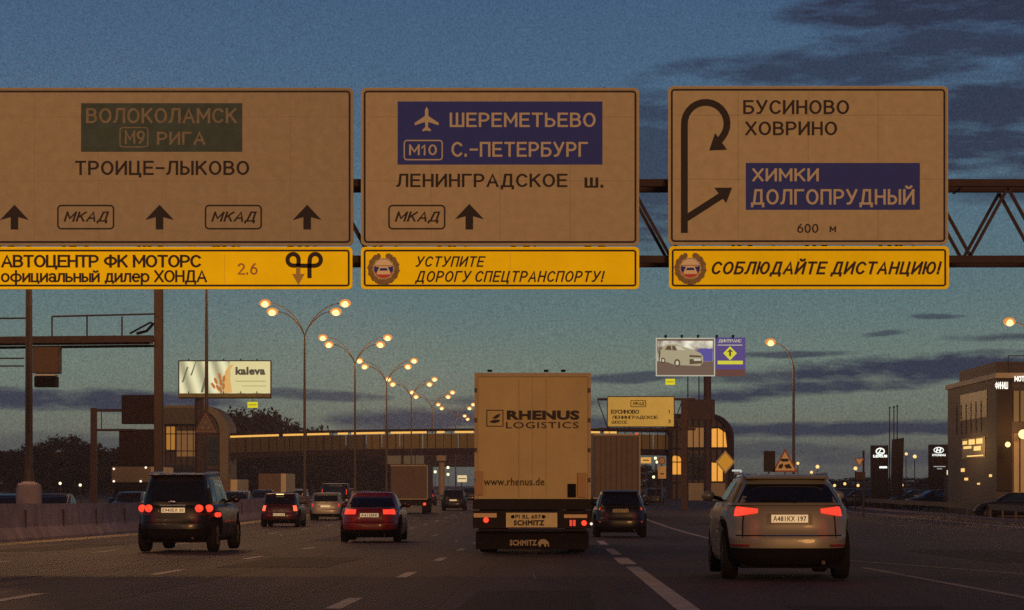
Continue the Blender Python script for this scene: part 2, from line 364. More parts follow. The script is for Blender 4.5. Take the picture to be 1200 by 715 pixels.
def dashes(X, first, per, ln, w, upto=330, dz=.004):
    mb = MB(); y = first
    while y < upto: strip(mb, X, y, X, y+ln, w, dz); y += per
    return mb
L1 = dashes(-6.2, 27.8, 11.7, 3.1, .17)
L2 = dashes(-2.28, 26.3, 11.6, 3.1, .17)
L0 = dashes(-10.55, 10.4, 12, 3.1, .17)
ro = MB()
for q in (L1, L2, L0): ro.add(q.v, q.f)
strip(ro, -15.05, -100, -15.05, 500, .16)
strip(ro, 1.36, 0, 1.36, 44.6, .24); strip(ro, 1.35, 46.6, 1.35, 52.5, .30); strip(ro, 1.36, 56, 1.36, 64, .22); strip(ro, 1.38, 70, 1.38, 78, .22)
strip(ro, 5.05, 60, 5.05, 170, .2); strip(ro, 20.6, 95, 20.6, 400, .26)
strip(ro, 5.05, 170, 7.5, 300, .2)
o = ro.obj('road_markings', m_paint); o['kind'] = 'structure'
wr = MB()
strip(wr, 5.5, 20, 5.3, 44, .14); strip(wr, 7.6, 38, 5.4, 52, .16)
for i in range(7): strip(wr, 6.3+i*.5, 30+i*1.9, 8.0+i*.5, 32+i*1.9, .2)
strip(wr, -4.25, 90, -4.25, 93, .2)
for (x, y0, y1, w) in ((-8.3, 20, 60, .03),): strip(wr, x, y0, x+.1, y1, w, .0035)
o = wr.obj('worn_markings', m_paintw); o['kind'] = 'structure'
kd = MB(); 
for k in range(2): strip(kd, -15.62, -60, -15.62, 400, .5, .003)
kd = MB(); strip(kd, -15.60, -60, -15.60, 400, .75, .003)
o = kd.obj('lit_verge_dust', m_dust_lit); o['kind'] = 'structure'
# tar seams and tyre darkened lanes
seam = MB()
for (x, y0, y1, w) in ((-1.5, 5, 120, .55), (.45, 5, 120, .55), (-5.2, 10, 150, .5), (-3.2, 10, 150, .5), (-9.4, 10, 150, .5), (-7.4, 10, 150, .5)): strip(seam, x, y0, x, y1, w, .002)
o = seam.obj('tyre_tracks', mat('polished_asphalt', (.022, .014, .025), .75, var=.3, vs=1.0, stretch=(2, .1, 1), spec=.2)); o['kind'] = 'structure'
pt = MB(); rnd = random.Random(11)
for (x, y, w, l) in ((-4.9, 44, 1.9, 9), (-8.4, 33, 1.2, 6), (-.3, 25, 1.4, 7), (3.2, 22, 1.6, 5), (9.5, 48, 2.4, 14), (-12.8, 60, 1.6, 12), (-6.9, 78, 1.2, 16), (6.8, 70, 1.5, 18)): strip(pt, x, y, x+.05, y+l, w, .003)
o = pt.obj('asphalt_patches', mat('patched_asphalt', (.016, .010, .018), .8, var=.3, vs=2, spec=.15)); o['kind'] = 'structure'
ck = MB()
for k in range(16):
    x, y = rnd.uniform(-14, 10), rnd.uniform(26, 110)
    for j in range(5):
        x2, y2 = x+rnd.uniform(-.25, .25), y+rnd.uniform(1.2, 3); strip(ck, x, y, x2, y2, .035, .0034); x, y = x2, y2
o = ck.obj('tar_sealed_cracks', mat('tar', (.006, .004, .006), .5)); o['kind'] = 'structure'
# kerb on the far verge
kb = MB()
for i in range(40):
    y = 90+i*8; kb.box((23.5, y+.02, zr(y)-.05), (23.75, y+7.98, zr(y)+.14))
o = kb.obj('kerb', m_conc); o['kind'] = 'structure'
# concrete median barrier following the road
bar = MB(); prof = [(-.30, 0), (-.30, .08), (-.12, .34), (-.08, .92), (.08, .92), (.12, .34), (.30, .08), (.30, 0)]
ys = [y for y in YS if -60 <= y <= 400]; ys2 = []
for i in range(len(ys)-1):
    n = max(1, int((ys[i+1]-ys[i])/6)); ys2 += [ys[i]+(ys[i+1]-ys[i])*k/n for k in range(n)]
ys2.append(ys[-1]); n = len(prof)
for i, y in enumerate(ys2):
    bar.v += [(-16.25+a, y, zr(y)+b*1.24) for a, b in prof]
bar.f = [(i*n+k, i*n+k+1, (i+1)*n+k+1, (i+1)*n+k) for i in range(len(ys2)-1) for k in range(n-1)]+[tuple(range(n)), tuple(range(len(ys2)*n-1, (len(ys2)-1)*n-1, -1))]
bo = bar.obj('concrete_barrier', m_conc); tag(bo, 'long low concrete median barrier beside the fast lane', 'barrier')
bj = MB()
for i in range(12):
    y = 66+i*6.0+.0
    bj.prismx([(y, zr(y)+.1), (y+.07, zr(y)+.1), (y+.07, zr(y)+.95), (y, zr(y)+.95)], -16.18+.30*.0, -16.10)
bj.obj('joint', mat('joint_dark', (.02, .016, .018), .9), bo)

# ------------------------------------------------------------------ overhead gantry with the three big signs
G = 60.0
gan = thing('overhead_gantry', 'dark lattice gantry spanning the road and carrying the big signs', 'gantry', (0, G+.6, 0))
ch = MB()
for (py, yy) in ((214.5, G+.45), (304, G+.45), (214.5, G+1.65), (304, G+1.65)):
    z = PXZ(0, py, G+.45)[1]; ch.box((-19.5, yy-.08, z-.085), (25, yy+.08, z+.085))
ch.obj('chord', m_steel, gan)
dg = MB(); zt = PXZ(0, 220, G+.45)[1]; zb = PXZ(0, 300, G+.45)[1]
for yy in (G+.45, G+1.65):
    k = -24
    while True:
        xa = (1137+88*k-CX)*(G+.45)/F; xb = (1137+88*k+44-CX)*(G+.45)/F; xc = (1137+88*(k+1)-CX)*(G+.45)/F
        if xc > 24.5: break
        if xa > -19.4:
            dg.tube([(xa, yy, zb), (xb, yy, zt)], .052, 4); dg.tube([(xb, yy, zt), (xc, yy, zb)], .052, 4)
        k += 1
for k in range(0, 40, 2):
    x = -19+k*1.1
    dg.tube([(x, G+.45, zt), (x, G+1.65, zt)], .03, 4); dg.tube([(x, G+.45, zb), (x, G+1.65, zb)], .03, 4)
dg.obj('lattice', m_steel, gan)
for X in (-18.6, 24.4):
    p = MB()
    for yy in (G+.45, G+1.65): p.box((X-.18, yy-.18, 0), (X+.18, yy+.18, zt+.3))
    for k in range(6): p.tube([(X, G+.5, .8+k*1.7), (X, G+1.6, 1.9+k*1.7)], .05, 4)
    p.obj('column', m_steel, gan)

def sign_board(name, label, x0, y0, x1, y1, face, border, D=G, r=6, group=None, rim=None):
    t = thing(name, label, 'road sign', W((x0+x1)/2, y1, D), 0, group)
    MB().prism(rr(x0, y0, x1, y1, r, D), D, D+.05).obj('panel', face, t)
    frame(x0, y0, x1, y1, r, 2.0, D, D-.012, D, 'outer_rim', rim or face, t)
    frame(x0+3.2, y0+3.2, x1-3.2, y1-3.2, r-1.5, 2.2, D, D-.006, D-.001, 'border', border, t)
    b = MB()
    n = max(3, int((x1-x0)/75))
    for i in range(n):
        px = x0+(x1-x0)*(i+.5)/n; pbox(b, px-1.5, y0-1.0, px+1.5, y1-.2, D, D+.06, D+.16)
    b.each('bracket', m_galv, t)
    return t
def seams(t, xs, ys_, x0, x1, y0, y1, m, D=G):
    b = MB()
    for x in xs: pbox(b, x-.25, y0+7, x+.25, y1-7, D, D-.002, D+.001)
    for y in ys_: pbox(b, x0+7, y-.25, x1-7, y+.25, D, D-.002, D+.001)
    b.obj('panel_seam', m, t)
m_seam = mat('seam_grime', (.20, .16, .14), .8); m_seamy = mat('seam_yellow', (.60, .40, .02), .7)
LY = G-.008
def up_arrow(t, cx, y0, y1, m, w=34):
    q = [(cx, y0), (cx+w/2, y0+18), (cx+w*.13, y0+14.5), (cx+w*.13, y1), (cx-w*.13, y1), (cx-w*.13, y0+14.5), (cx-w/2, y0+18)]
    MB().prism([PXZ(a, b, G) for a, b in q], LY, LY+.004).obj('arrow', m, t)
def mkad(t, x0, y0, x1, y1, m):
    frame(x0, y0, x1, y1, 5, 1.8, G, LY, LY+.004, 'route_frame', m, t)
    sign_text('МКАД', (x0+7.5, y0+7.5, x1-6, y1-7), G, LY, m, t, sw=0.165, shear=.25, gap=.30)

s1 = sign_board('direction_sign', 'widest beige sign with a dark green patch and two route boxes, on the gantry', -35, 103, 414, 288, m_white, m_black)
seams(s1, (40, 115, 190, 265, 340), (137, 212), -35, 414, 103, 288, m_seam)
b = MB(); pbox(b, 95, 121, 284, 178, G, G-.004, G-.001); b.obj('green_patch', m_green, s1)
sign_text('ВОЛОКОЛАМСК', (101, 126, 278, 145), G, LY, m_palefade, s1, sw=0.165, shear=0, gap=.30)
frame(140, 149, 174, 173, 4, 1.4, G, LY, LY+.003, 'route_frame', m_palefade, s1)
sign_text('М9', (146, 153, 170, 169), G, LY, m_palefade, s1, sw=0.165, shear=0, gap=.30)
sign_text('РИГА', (184, 154, 241, 170), G, LY, m_palefade, s1, sw=0.165, shear=0, gap=.30)
sign_text('ТРОИЦЕ–ЛЫКОВО', (88, 188, 292, 208), G, LY, m_black, s1, sw=0.165, shear=0, gap=.30)
for x in (17, 187, 360): up_arrow(s1, x, 240, 269, m_black)
mkad(s1, 67, 240, 134, 269, m_black); mkad(s1, 240, 240, 307, 269, m_black)

m_white2 = mat('old_white_sheeting_olive', (.262, .225, .170), .6, var=.13, vs=4.5, stretch=(1, 1, 1))
s2 = sign_board('direction_sign', 'beige sign with a blue patch bearing an aeroplane symbol, middle one on the gantry', 423, 103, 749, 288, m_white2, m_black)
seams(s2, (505, 586, 668), (137, 212), 423, 749, 103, 288, m_seam)
b = MB(); pbox(b, 466, 119, 706, 193, G, G-.004, G-.001); b.obj('blue_patch', m_blue, s2)
sign_text('ШЕРЕМЕТЬЕВО', (527, 132, 698, 149), G, LY, m_pale, s2, sw=0.165, shear=0, gap=.30)
frame(473, 164, 519, 188, 4, 1.5, G, LY, LY+.003, 'route_frame', m_pale, s2)
sign_text('М10', (479, 169, 512, 182), G, LY, m_pale, s2, sw=0.165, shear=0, gap=.30)
sign_text('С.–ПЕТЕРБУРГ', (529, 166, 689, 184), G, LY, m_pale, s2, sw=0.165, shear=0, gap=.30)
sign_text('ЛЕНИНГРАДСКОЕ', (464, 203, 665, 222), G, LY, m_black, s2, sw=0.165, shear=0, gap=.30)
sign_text('ш.', (685, 208, 707, 220), G, LY, m_black, s2, sw=0.165, shear=0, gap=.30)
mkad(s2, 455, 240, 522, 269, m_black); up_arrow(s2, 550, 239, 269, m_black)
pl = [(500, 125), (502, 129), (502, 136), (514, 144), (514, 147), (502, 143), (501.5, 149), (505, 152), (505, 154), (500, 153), (495, 154), (495, 152), (498.5, 149), (498, 143), (486, 147), (486, 144), (498, 136), (498, 129)]
MB().prism([PXZ(a, b_, G) for a, b_ in pl], LY, LY+.004).obj('aeroplane_symbol', m_pale, s2)

s3 = sign_board('direction_sign', 'beige sign with a curled turn-back arrow and a blue two-line patch, on the gantry', 783, 101, 1111, 287, m_whiteb, m_black)
seams(s3, (865, 947, 1029), (135, 210), 783, 1111, 101, 287, m_seam)
b = MB(); pbox(b, 874, 191, 1078, 246, G, G-.004, G-.001); b.obj('blue_patch', m_blue, s3)
sign_text('БУСИНОВО', (871, 117, 995, 134), G, LY, m_black, s3, sw=0.165, shear=0, gap=.30)
sign_text('ХОВРИНО', (873, 142, 981, 159), G, LY, m_black, s3, sw=0.165, shear=0, gap=.30)
sign_text('ХИМКИ', (881, 197, 960, 213), G, LY, m_pale, s3, sw=0.165, shear=0, gap=.30)
sign_text('ДОЛГОПРУДНЫЙ', (880, 217, 1072, 243), G, LY, m_pale, s3, sw=0.165, shear=0, gap=.30)
sign_text('600', (934, 262, 959, 273), G, LY, m_black, s3, sw=0.165, shear=0, gap=.30); sign_text('м', (972, 265, 980, 272), G, LY, m_black, s3, sw=0.165, shear=0, gap=.30)
arc = [(802, 273), (802, 200), (802, 146)]+[(827+25*math.cos(R(a)), 145-25*math.sin(R(a))) for a in range(170, -41, -14)]+[(842, 166)]
ar = stroke_mb(MB(), arc, 8, G, LY, LY+.004)
stroke_mb(ar, [(804, 256), (846, 229)], 8, G, LY+.0005, LY+.0045)
for tri in ([(831, 176.5), (852, 175.5), (838, 156)], [(858, 220), (837, 220), (851, 238)]): ar.prism([PXZ(a, b_, G) for a, b_ in tri], LY-.0005, LY+.0035)
ar.obj('turn_arrow', m_black, s3)

def emblem(t, cx, cy, r):
    w = MB()
    for k in range(26):
        a = R(112+k*(316/25)); rr_ = r*.84; x, y = cx+rr_*math.cos(a), cy-rr_*math.sin(a)*1.02
        q = []
        for j in range(6):
            bth = 2*math.pi*j/6; q.append((x+r*.17*math.cos(bth)*(1.25 if k % 2 else .9), y+r*.20*math.sin(bth)))
        w.prism([PXZ(a_, b_, G) for a_, b_ in q], LY-.001-.0002*(k % 2), LY+.003)
    w.obj('wreath', mat('emblem_bronze', (.15, .09, .03), .6, var=.4, vs=14), t)
    def seg(y0, y1, rad, m, nm, yy):
        pts = []
        a0 = math.asin(max(-1, min(1, -y1/rad))); a1 = math.asin(max(-1, min(1, -y0/rad)))
        for i in range(9): a = a0+(a1-a0)*i/8; pts.append((cx+rad*math.cos(a), cy-rad*math.sin(a)))
        for i in range(9): a = a1+(a0-a1)*i/8; pts.append((cx-rad*math.cos(a), cy-rad*math.sin(a)))
        MB().prism([PXZ(a_, b_, G) for a_, b_ in pts], yy, yy+.002).obj(nm, m, t)
    n = 24; circ = lambda q: [PXZ(cx+q*math.cos(2*math.pi*i/n), cy-q*math.sin(2*math.pi*i/n), G) for i in range(n)]
    MB().ringprism(circ(r*.68), circ(r*.60), LY-.002, LY+.002).obj('medallion_ring', m_pale, t)
    R_ = r*.60
    seg(-R_*.98, -R_*.3, R_, mat('emblem_white', (.72, .60, .42), .6), 'white_band', LY)
    seg(-R_*.3, R_*.35, R_, m_blue, 'blue_band', LY)
    seg(R_*.35, R_*.98, R_, mat('emblem_red', (.40, .02, .02), .6), 'red_band', LY)
    q = [(-.44, .36), (-.38, .12), (-.26, -.10), (-.50, -.12), (-.52, -.26), (-.40, -.46), (-.16, -.58), (.16, -.58), (.40, -.46), (.52, -.26), (.50, -.12), (.26, -.10), (.38, .12), (.44, .36)]
    MB().prism([PXZ(cx+a*r, cy+b_*r, G) for a, b_ in q], LY-.003, LY-.001).obj('car_and_cap', m_pale_e, t)
    MB().prism([PXZ(cx+a*r, cy+b_*r, G) for a, b_ in ((-.28, .12), (-.20, -.04), (.20, -.04), (.28, .12))], LY-.005, LY-.0032).obj('car_window', m_blue, t)
    MB().prism([PXZ(cx+a*r, cy+b_*r, G) for a, b_ in ((-.50, -.15), (-.52, -.22), (.52, -.22), (.50, -.15))], LY-.005, LY-.0032).obj('cap_band', mat('emblem_tan', (.30, .20, .10), .6), t)
m_pale_e = mat('emblem_cream', (.60, .52, .42), .6)
y1s = sign_board('notice_board', 'yellow board with a dealer notice and a looped route symbol under the widest sign', -35, 289.4, 413, 339, m_yel, m_brown, r=5)
seams(y1s, (263,), (), -35, 413, 291, 339, m_seamy)
sign_text('АВТОЦЕНТР ФК МОТОРС', (1, 298, 236, 316), G, LY, m_brown, y1s, sw=0.19, shear=0, gap=.20)
sign_text('официальный дилер ХОНДА', (1, 316, 243, 334), G, LY, m_brown, y1s, sw=0.17, shear=0, gap=.20)
sign_text('2.6', (278, 308, 302, 322), G, LY, mat('faded_print', (.28, .13, .03), .6), y1s, sw=0.165, shear=0, gap=.30)
lp = [(349.5, 316), (350, 305)]+[(343.5+6.5*math.cos(R(a)), 304.5-6.8*math.sin(R(a))) for a in range(0, 271, 18)]+[(355, 311.5), (369, 311.5)]+[(369.5+6.5*math.cos(R(a)), 304.5-6.8*math.sin(R(a))) for a in range(-90, 181, 18)]+[(362.7, 310), (362.7, 326)]
stroke_mb(MB(), lp, 5, G, LY, LY+.004).obj('loop_symbol', m_brown, y1s)
MB().prism([PXZ(a, b_, G) for a, b_ in [(347, 313), (352, 313), (352, 321), (357, 321), (349.7, 334), (342.5, 321), (347, 321)]], LY-.001, LY+.003).obj('down_arrow', mat('olive_print', (.30, .20, .05), .6), y1s)
y2s = sign_board('notice_board', 'yellow board with a round emblem and two slanted lines, under the aeroplane sign', 423, 289.4, 749, 339, m_yel, m_brown, r=5)
seams(y2s, (598,), (), 423, 749, 290, 339, m_seamy)
emblem(y2s, 449.5, 315, 18.5)
sign_text('УСТУПИТЕ', (487, 300, 569, 313), G, LY, m_brown, y2s, sw=0.17, shear=.25, gap=.34)
sign_text('ДОРОГУ СПЕЦТРАНСПОРТУ!', (486, 317, 709, 333), G, LY, m_brown, y2s, sw=0.17, shear=.25, gap=.34)
y3s = sign_board('notice_board', 'yellow board with a round emblem and one slanted line, below the curled arrow sign', 784, 288.6, 1112, 339, m_yel, m_brown, r=5)
seams(y3s, (935,), (), 784, 1112, 290, 339, m_seamy)
emblem(y3s, 809, 314.5, 18.5)
sign_text('СОБЛЮДАЙТЕ ДИСТАНЦИЮ!', (834, 302.5, 1104, 324.5), G, LY, m_brown, y3s, sw=0.20, shear=.25, gap=.34)

# ------------------------------------------------------------------ street lamps
def lamp_point(parent, loc, power):
    l = bpy.data.lights.new('lamp_light', 'POINT'); l.energy = power; l.color = (1, .50, .17); l.shadow_soft_size = .2
    o = bpy.data.objects.new('lamp_light', l); C.objects.link(o); o.parent = parent; o.location = loc; return o
def double_lamp(X, Y, H, label, power=1500, fat=1.0, span=2.72):
    t = thing('street_lamp', label, 'street lamp', (X, Y, 0), 0, 'double-armed street lamps along the median')
    MB().tube([(0, 0, zr(Y)), (0, 0, zr(Y)+2.2), (0, 0, zr(Y)+2.25), (0, 0, H-2.2)], [.14*fat, .13*fat, .105*fat, .075*fat], 8).obj('pole', m_galv, t, smooth=True, local=True)
    for s in (-1, 1):
        for (reach, hh, yy, nm) in ((span, H, .35, 1), (span-.62, H-.62, -.35, 0)):
            a = MB(); pts = []
            for i in range(9):
                q = i/8; pts.append((s*reach*(q**1.25)*.93, yy*q, H-2.3+(hh-(H-2.3))*(1-(1-q)**1.9)))
            a.tube(pts, [.05-.018*i/8 for i in range(9)], 6); a.obj('arm', m_galv, t, smooth=True, local=True)
            e = pts[-1]
            hd = MB(); hd.ball((e[0]+s*.22, e[1]+.02, e[2]-.01), .30, (1.35, .75, .95)); ho = hd.obj('lamp_head_halo', g_halolamp, t, smooth=True, local=True)
            MB().ball((e[0]+s*.22, e[1], e[2]-.06), .25, (1.15, 1.15, .95)).obj('lamp_bowl', g_lamp, ho, smooth=True, local=True)
        lamp_point(t, (s*(span-.2), 0, H-1.15), power)
    return t
ords = ['first', 'second', 'third', 'fourth', 'fifth', 'sixth', 'seventh']
# behind the viewer and hidden behind the widest sign, then the seven in view
double_lamp(-17.2, -42, 14.3, 'double-armed lamp behind the viewer on the median', 1500)
double_lamp(-17.2, 0, 14.3, 'double-armed lamp level with the viewer on the median', 1200)
double_lamp(-17.2, 42, 14.3, 'double-armed lamp on the median, ahead of the viewer and outside the picture', 1500)
t = double_lamp(-17.25, 84, 14.3, 'thick brown post with a swollen concrete foot behind the barrier', 2200, 1.25)
MB().tube([(0, 0, 0), (0, 0, 1.75), (0, 0, 1.95), (0, 0, 2.05)], [.42, .42, .38, .2], 10).obj('concrete_foot', m_conc, t, smooth=True, local=True)
double_lamp(-17.2, 126.5, 14.75, 'slim lamp post crossing the lit bread billboard, its head hidden by the widest sign', 1800)
for i, (px, D) in enumerate(((357, 175.5), (416, 217), (453, 258), (482, 304), (506.5, 348), (534, 402), (562, 470))):
    double_lamp((px-CX)*D/F, D, 14.35, 'lit double-armed street lamp, %s of the receding row' % (ords[i] if i else 'tallest and nearest'), 1500)

def single_lamp(px, base_D, hpx, hpy, label, power=900):
    X = (px-CX)*base_D/F; t = thing('street_lamp', label, 'street lamp', (X, base_D, 0))
    hx_, hz = (hpx-px)*base_D/F, EYE+(HY-hpy)*base_D/F
    MB().tube([(0, 0, 0), (0, 0, 2), (0, 0, hz-1.7)], [.13, .12, .08], 8).obj('pole', m_galv, t, smooth=True, local=True)
    pts = [(hx_*q**1.3*.92, 0, hz-1.8+(1.75)*(1-(1-q)**2.2)) for q in [i/8 for i in range(9)]]
    MB().tube(pts, [.055-.02*i/8 for i in range(9)], 6).obj('arm', m_galv, t, smooth=True, local=True)
    s = -1 if hx_ < 0 else 1
    ho = MB().ball((hx_-.0, .02, hz-.0), .30, (1.3, .8, .9)).obj('lamp_head_halo', g_halolamp, t, smooth=True, local=True)
    MB().ball((hx_, 0, hz-.05), .25, (1.1, 1.15, .95)).obj('lamp_bowl', g_lamp, ho, smooth=True, local=True)
    lamp_point(t, (hx_, 0, hz-.75), power); return t
single_lamp(930, 182, 903, 401, 'slim street lamp with one lit curved arm beside the warning triangle', 1500)
single_lamp(1217, 160, 1183, 377, 'street lamp whose lit arm hangs beside the showroom building roof', 1500)
single_lamp(1400, 100, 1330, 190, 'single-armed street lamp outside the picture beside the slip road', 900)
single_lamp(700, 430, 690, 541, 'tiny far street lamp behind the truck', 50) if False else None

# ------------------------------------------------------------------ cars
def interp(tab, t):
    for (a, va), (b, vb) in zip(tab, tab[1:]):
        if t <= b:
            q = (t-a)/(b-a) if b > a else 0; q = q*q*(3-2*q)*.5+q*.5; return va+(vb-va)*q
    return tab[-1][1]
def car(label, X, D, yaw=0, paint=None, L=4.5, Wd=1.8, H=1.5, belt=.95, clear=.22, kind='hatch', wr_=.32, lights=None, plate='', group='cars in the traffic', plate_z=None,
        brake=False, glasst=(.14, .84), roofw=.80, rails=False, high=False, detail=True, name='car', plate_m=None, rearrake=.30, platew=.26, headlights=False, third=False, bumper_dark=.16, roofz=0):
    t = thing(name, label, 'car', (X, D, zr(D)), R(yaw), group)
    brake_ = third
    n = 4.4; hw = Wd/2; zb = clear; rl = wr_; wy = (L*.185+.02, L*.80)
    def ztop(y):
        if kind == 'sedan':
            deck = belt+.03 if y < .9 else belt+.03-(.02)*(min(1, (y-.9)/.8))
        else: deck = belt
        cowl = L*.70
        if y > cowl:
            q = min(1, (y-cowl)/(L-cowl)); return deck-.02-(belt-.68)*q**1.7
        return deck
    wtab = [(0, .90), (.12, .96), (.45, 1.0), (.72, .985), (.9, .95), (1, .90)]
    rtab = [(0, .10), (.10, .03), (.30, 0), (.46, .015), (.52, .05), (.75, .08), (.92, .12), (1, .18)]
    ftab = [(0, .14), (.10, .05), (.35, 0), (.6, .03), (.85, .16), (1, .32)]
    ths = []
    for f_ in (-.93, -.85, -.72, -.55, -.36, -.18, 0, .18, .36, .55, .72, .85, .93):
        ths.append(-math.pi/2+math.copysign(math.pi/2-math.acos(abs(f_)**(n/2)), f_) if f_ else -math.pi/2)
    side = [.0]; corner = [R(-52), R(-40), R(-28)]
    sd = [math.asin(abs(q)**(n/2))*(1 if q > 0 else -1) for q in [-.86+1.72*i/34 for i in range(35)]]
    right = corner+sd+[-c for c in corner[::-1]]
    fr = [-a for a in reversed(ths)]
    allth = ths+right+fr+[math.pi-a for a in reversed(right)]
    allth = sorted(set(round(((a+math.pi) % (2*math.pi))-math.pi, 5) for a in allth))
    def lower(th, q, off=0):
        w = hw*interp(wtab, q)+off; y0 = interp(rtab, q)-off; y1 = L-interp(ftab, q)+off
        yc, l = (y0+y1)/2, (y1-y0)/2
        c, s = math.cos(th), math.sin(th)
        x = w*math.copysign(abs(c)**(2/n), c); y = yc+l*math.copysign(abs(s)**(2/n), s)
        b0 = zb
        if abs(x) > hw*.8:
            for yw in wy:
                d = rl*1.16; k = d*d-(y-yw)**2
                if k > 0: b0 = max(b0, rl+math.sqrt(k))
        return (x, y, b0+(ztop(y)-b0)*q)
    qs = [0, .05, .12, .2, .3, .4, .46, .52, .62, .75, .86, .94, 1]
    mb = MB(); K = len(allth); vs = []
    for q in qs: vs += [lower(a, q) for a in allth]
    base = len(qs)
    for sc, dz in ((.93, .018), (.7, .035), (.35, .042), (.02, .045)):
        for a in allth:
            p = lower(a, 1); x = p[0]*sc; y = L*.5+(p[1]-L*.5)*(1-(1-sc)*.5 if False else sc); vs.append((x, y, ztop(y)+dz))
    nr = base+4
    mb.add(vs, [(i*K+k, i*K+(k+1) % K, (i+1)*K+(k+1) % K, (i+1)*K+k) for i in range(nr-1) for k in range(K)])
    body = mb.obj('body', paint, t, smooth=True, local=True)
    # greenhouse
    if kind == 'sedan': r0, r1, f0, f1 = .62, 1.42, L*.735, L*.555
    elif kind == 'suv': r0, r1, f0, f1 = .13, .13+rearrake, L*.72, L*.58
    else: r0, r1, f0, f1 = .14, .14+rearrake*1.3, L*.74, L*.56
    gn_ = 4.8; gz0 = belt-.02; gz1 = H-.07
    def green(th, q, off=0):
        e = q**1.15
        w = (hw*.90)+(hw*roofw-hw*.90)*e+off; y0 = r0+(r1-r0)*e**1.1-off; y1 = f0+(f1-f0)*e+off
        yc, l = (y0+y1)/2, (y1-y0)/2; c, s = math.cos(th), math.sin(th)
        return (w*math.copysign(abs(c)**(2/gn_), c), yc+l*math.copysign(abs(s)**(2/gn_), s), gz0+(gz1-gz0)*q)
    mb = MB(); vs = []; qs2 = [0, .15, .3, .5, .7, .85, .95, 1]
    for q in qs2: vs += [green(a, q) for a in allth]
    for sc, dz in ((.965, .03), (.88, .052), (.6, .068), (.25, .073), (.01, .075)):
        for a in allth:
            p = green(a, 1); yc = (r1+f1)/2; vs.append((p[0]*sc, yc+(p[1]-yc)*sc, gz1+dz-(.03*max(0, (p[1]-yc)/(f1-yc))**2 if p[1] > yc else 0)*sc))
    nr = len(qs2)+5
    mb.add(vs, [(i*K+k, i*K+(k+1) % K, (i+1)*K+(k+1) % K, (i+1)*K+k) for i in range(nr-1) for k in range(K)])
    mb.obj('cabin', paint, t, smooth=True, local=True)
    def thx(f_, nn, front=False):
        a = -math.pi/2+math.copysign(math.pi/2-math.acos(min(1, abs(f_))**(nn/2)), f_) if f_ else -math.pi/2
        return -a if front else a
    def patch(fn, a0, a1, q0, q1, nm, m, off=.008, na=10, nq=5, parent=t, ease=None, shape=None):
        p = MB(); vs = []
        for i in range(nq+1):
            for k in range(na+1):
                aa, qq = a0+(a1-a0)*k/na, q0+(q1-q0)*i/nq
                if shape: aa, qq = shape(k/na, i/nq)
                vs.append(fn(aa, qq, off))
        fs = [(i*(na+1)+k, i*(na+1)+k+1, (i+1)*(na+1)+k+1, (i+1)*(na+1)+k) for i in range(nq) for k in range(na)]
        p.add(vs, fs)
        # skirt back to the body
        rim = [k for k in range(na+1)]+[i*(na+1)+na for i in range(1, nq+1)]+[nq*(na+1)+k for k in range(na-1, -1, -1)]+[i*(na+1) for i in range(nq-1, 0, -1)]
        v2 = []
        for idx in rim:
            i, k = divmod(idx, na+1); aa, qq = a0+(a1-a0)*k/na, q0+(q1-q0)*i/nq
            if shape: aa, qq = shape(k/na, i/nq)
            v2.append(fn(aa, qq, -.004))
        o0 = len(p.v); p.v += v2; m_ = len(rim)
        p.f += [(rim[j], rim[(j+1) % m_], o0+(j+1) % m_, o0+j) for j in range(m_)]
        return p.obj(nm, m, parent, smooth=True, local=True)
    g0, g1 = glasst
    def rearwin(a, q):
        f_ = (-1+2*a)*(.86-.03*q); return thx(f_, gn_), g0+(g1-g0)*q
    patch(green, 0, 1, 0, 1, 'rear_window', m_glass, .006, 12, 5, shape=rearwin)
    patch(green, thx(-.86, gn_, True), thx(.86, gn_, True), .1, .9, 'windscreen', m_glass, .006, 12, 4)
    for sgn in (1, -1):
        for (ya, yb) in ((-.80, -.40), (-.36, .16), (.20, .66)) if kind != 'sedan' else ((-.62, -.02), (.03, .62)):
            aa = math.asin(abs(ya)**(gn_/2))*(1 if ya > 0 else -1); ab = math.asin(abs(yb)**(gn_/2))*(1 if yb > 0 else -1)
            if sgn < 0: aa, ab = math.pi-aa, math.pi-ab
            patch(green, aa, ab, .12, .86, 'side_window', m_glass, .006, 6, 4)
    # underbody, wheels
    MB().box((-hw*.72, .25, clear*.75), (hw*.72, L-.3, belt*.7)).obj('underbody', m_under, t, local=True)
    for yw in wy:
        for sgn in (-1, 1):
            xo = sgn*(hw-.03); xi = sgn*(hw-.25); w_ = MB(); pr = [(xi, rl*.55), (xi, rl*.93), (xi+sgn*.03, rl), (xo-sgn*.03, rl), (xo, rl*.93), (xo, rl*.64), (xo-sgn*.03, rl*.60)]
            ns = 24; vs = [(a, yw+b_*math.cos(2*math.pi*k/ns), rl+b_*math.sin(2*math.pi*k/ns)) for k in range(ns) for a, b_ in pr]; m_ = len(pr)
            w_.add(vs, [(k*m_+j, k*m_+j+1, ((k+1) % ns)*m_+j+1, ((k+1) % ns)*m_+j) for k in range(ns) for j in range(m_-1)])
            wo_ = w_.obj('wheel', m_tyre, t, smooth=True, local=True)
            r_ = MB(); r_.v = []
            r_.tube([(xi+sgn*.02, yw, rl), (xo-sgn*.035, yw, rl)], rl*.60, 16)
            for k in range(5):
                a = 2*math.pi*k/5; r_.tube([(xo-sgn*.02, yw, rl), (xo-sgn*.025, yw+rl*.56*math.cos(a), rl+rl*.56*math.sin(a))], .03, 4)
            r_.obj('rim', m_rim, wo_, smooth=False, local=True)
    # rear bumper cladding, tailgate line, exhaust
    patch(lower, thx(-.985, n), thx(.985, n), 0, bumper_dark, 'bumper_cladding', m_dark, .022, 48, 6)
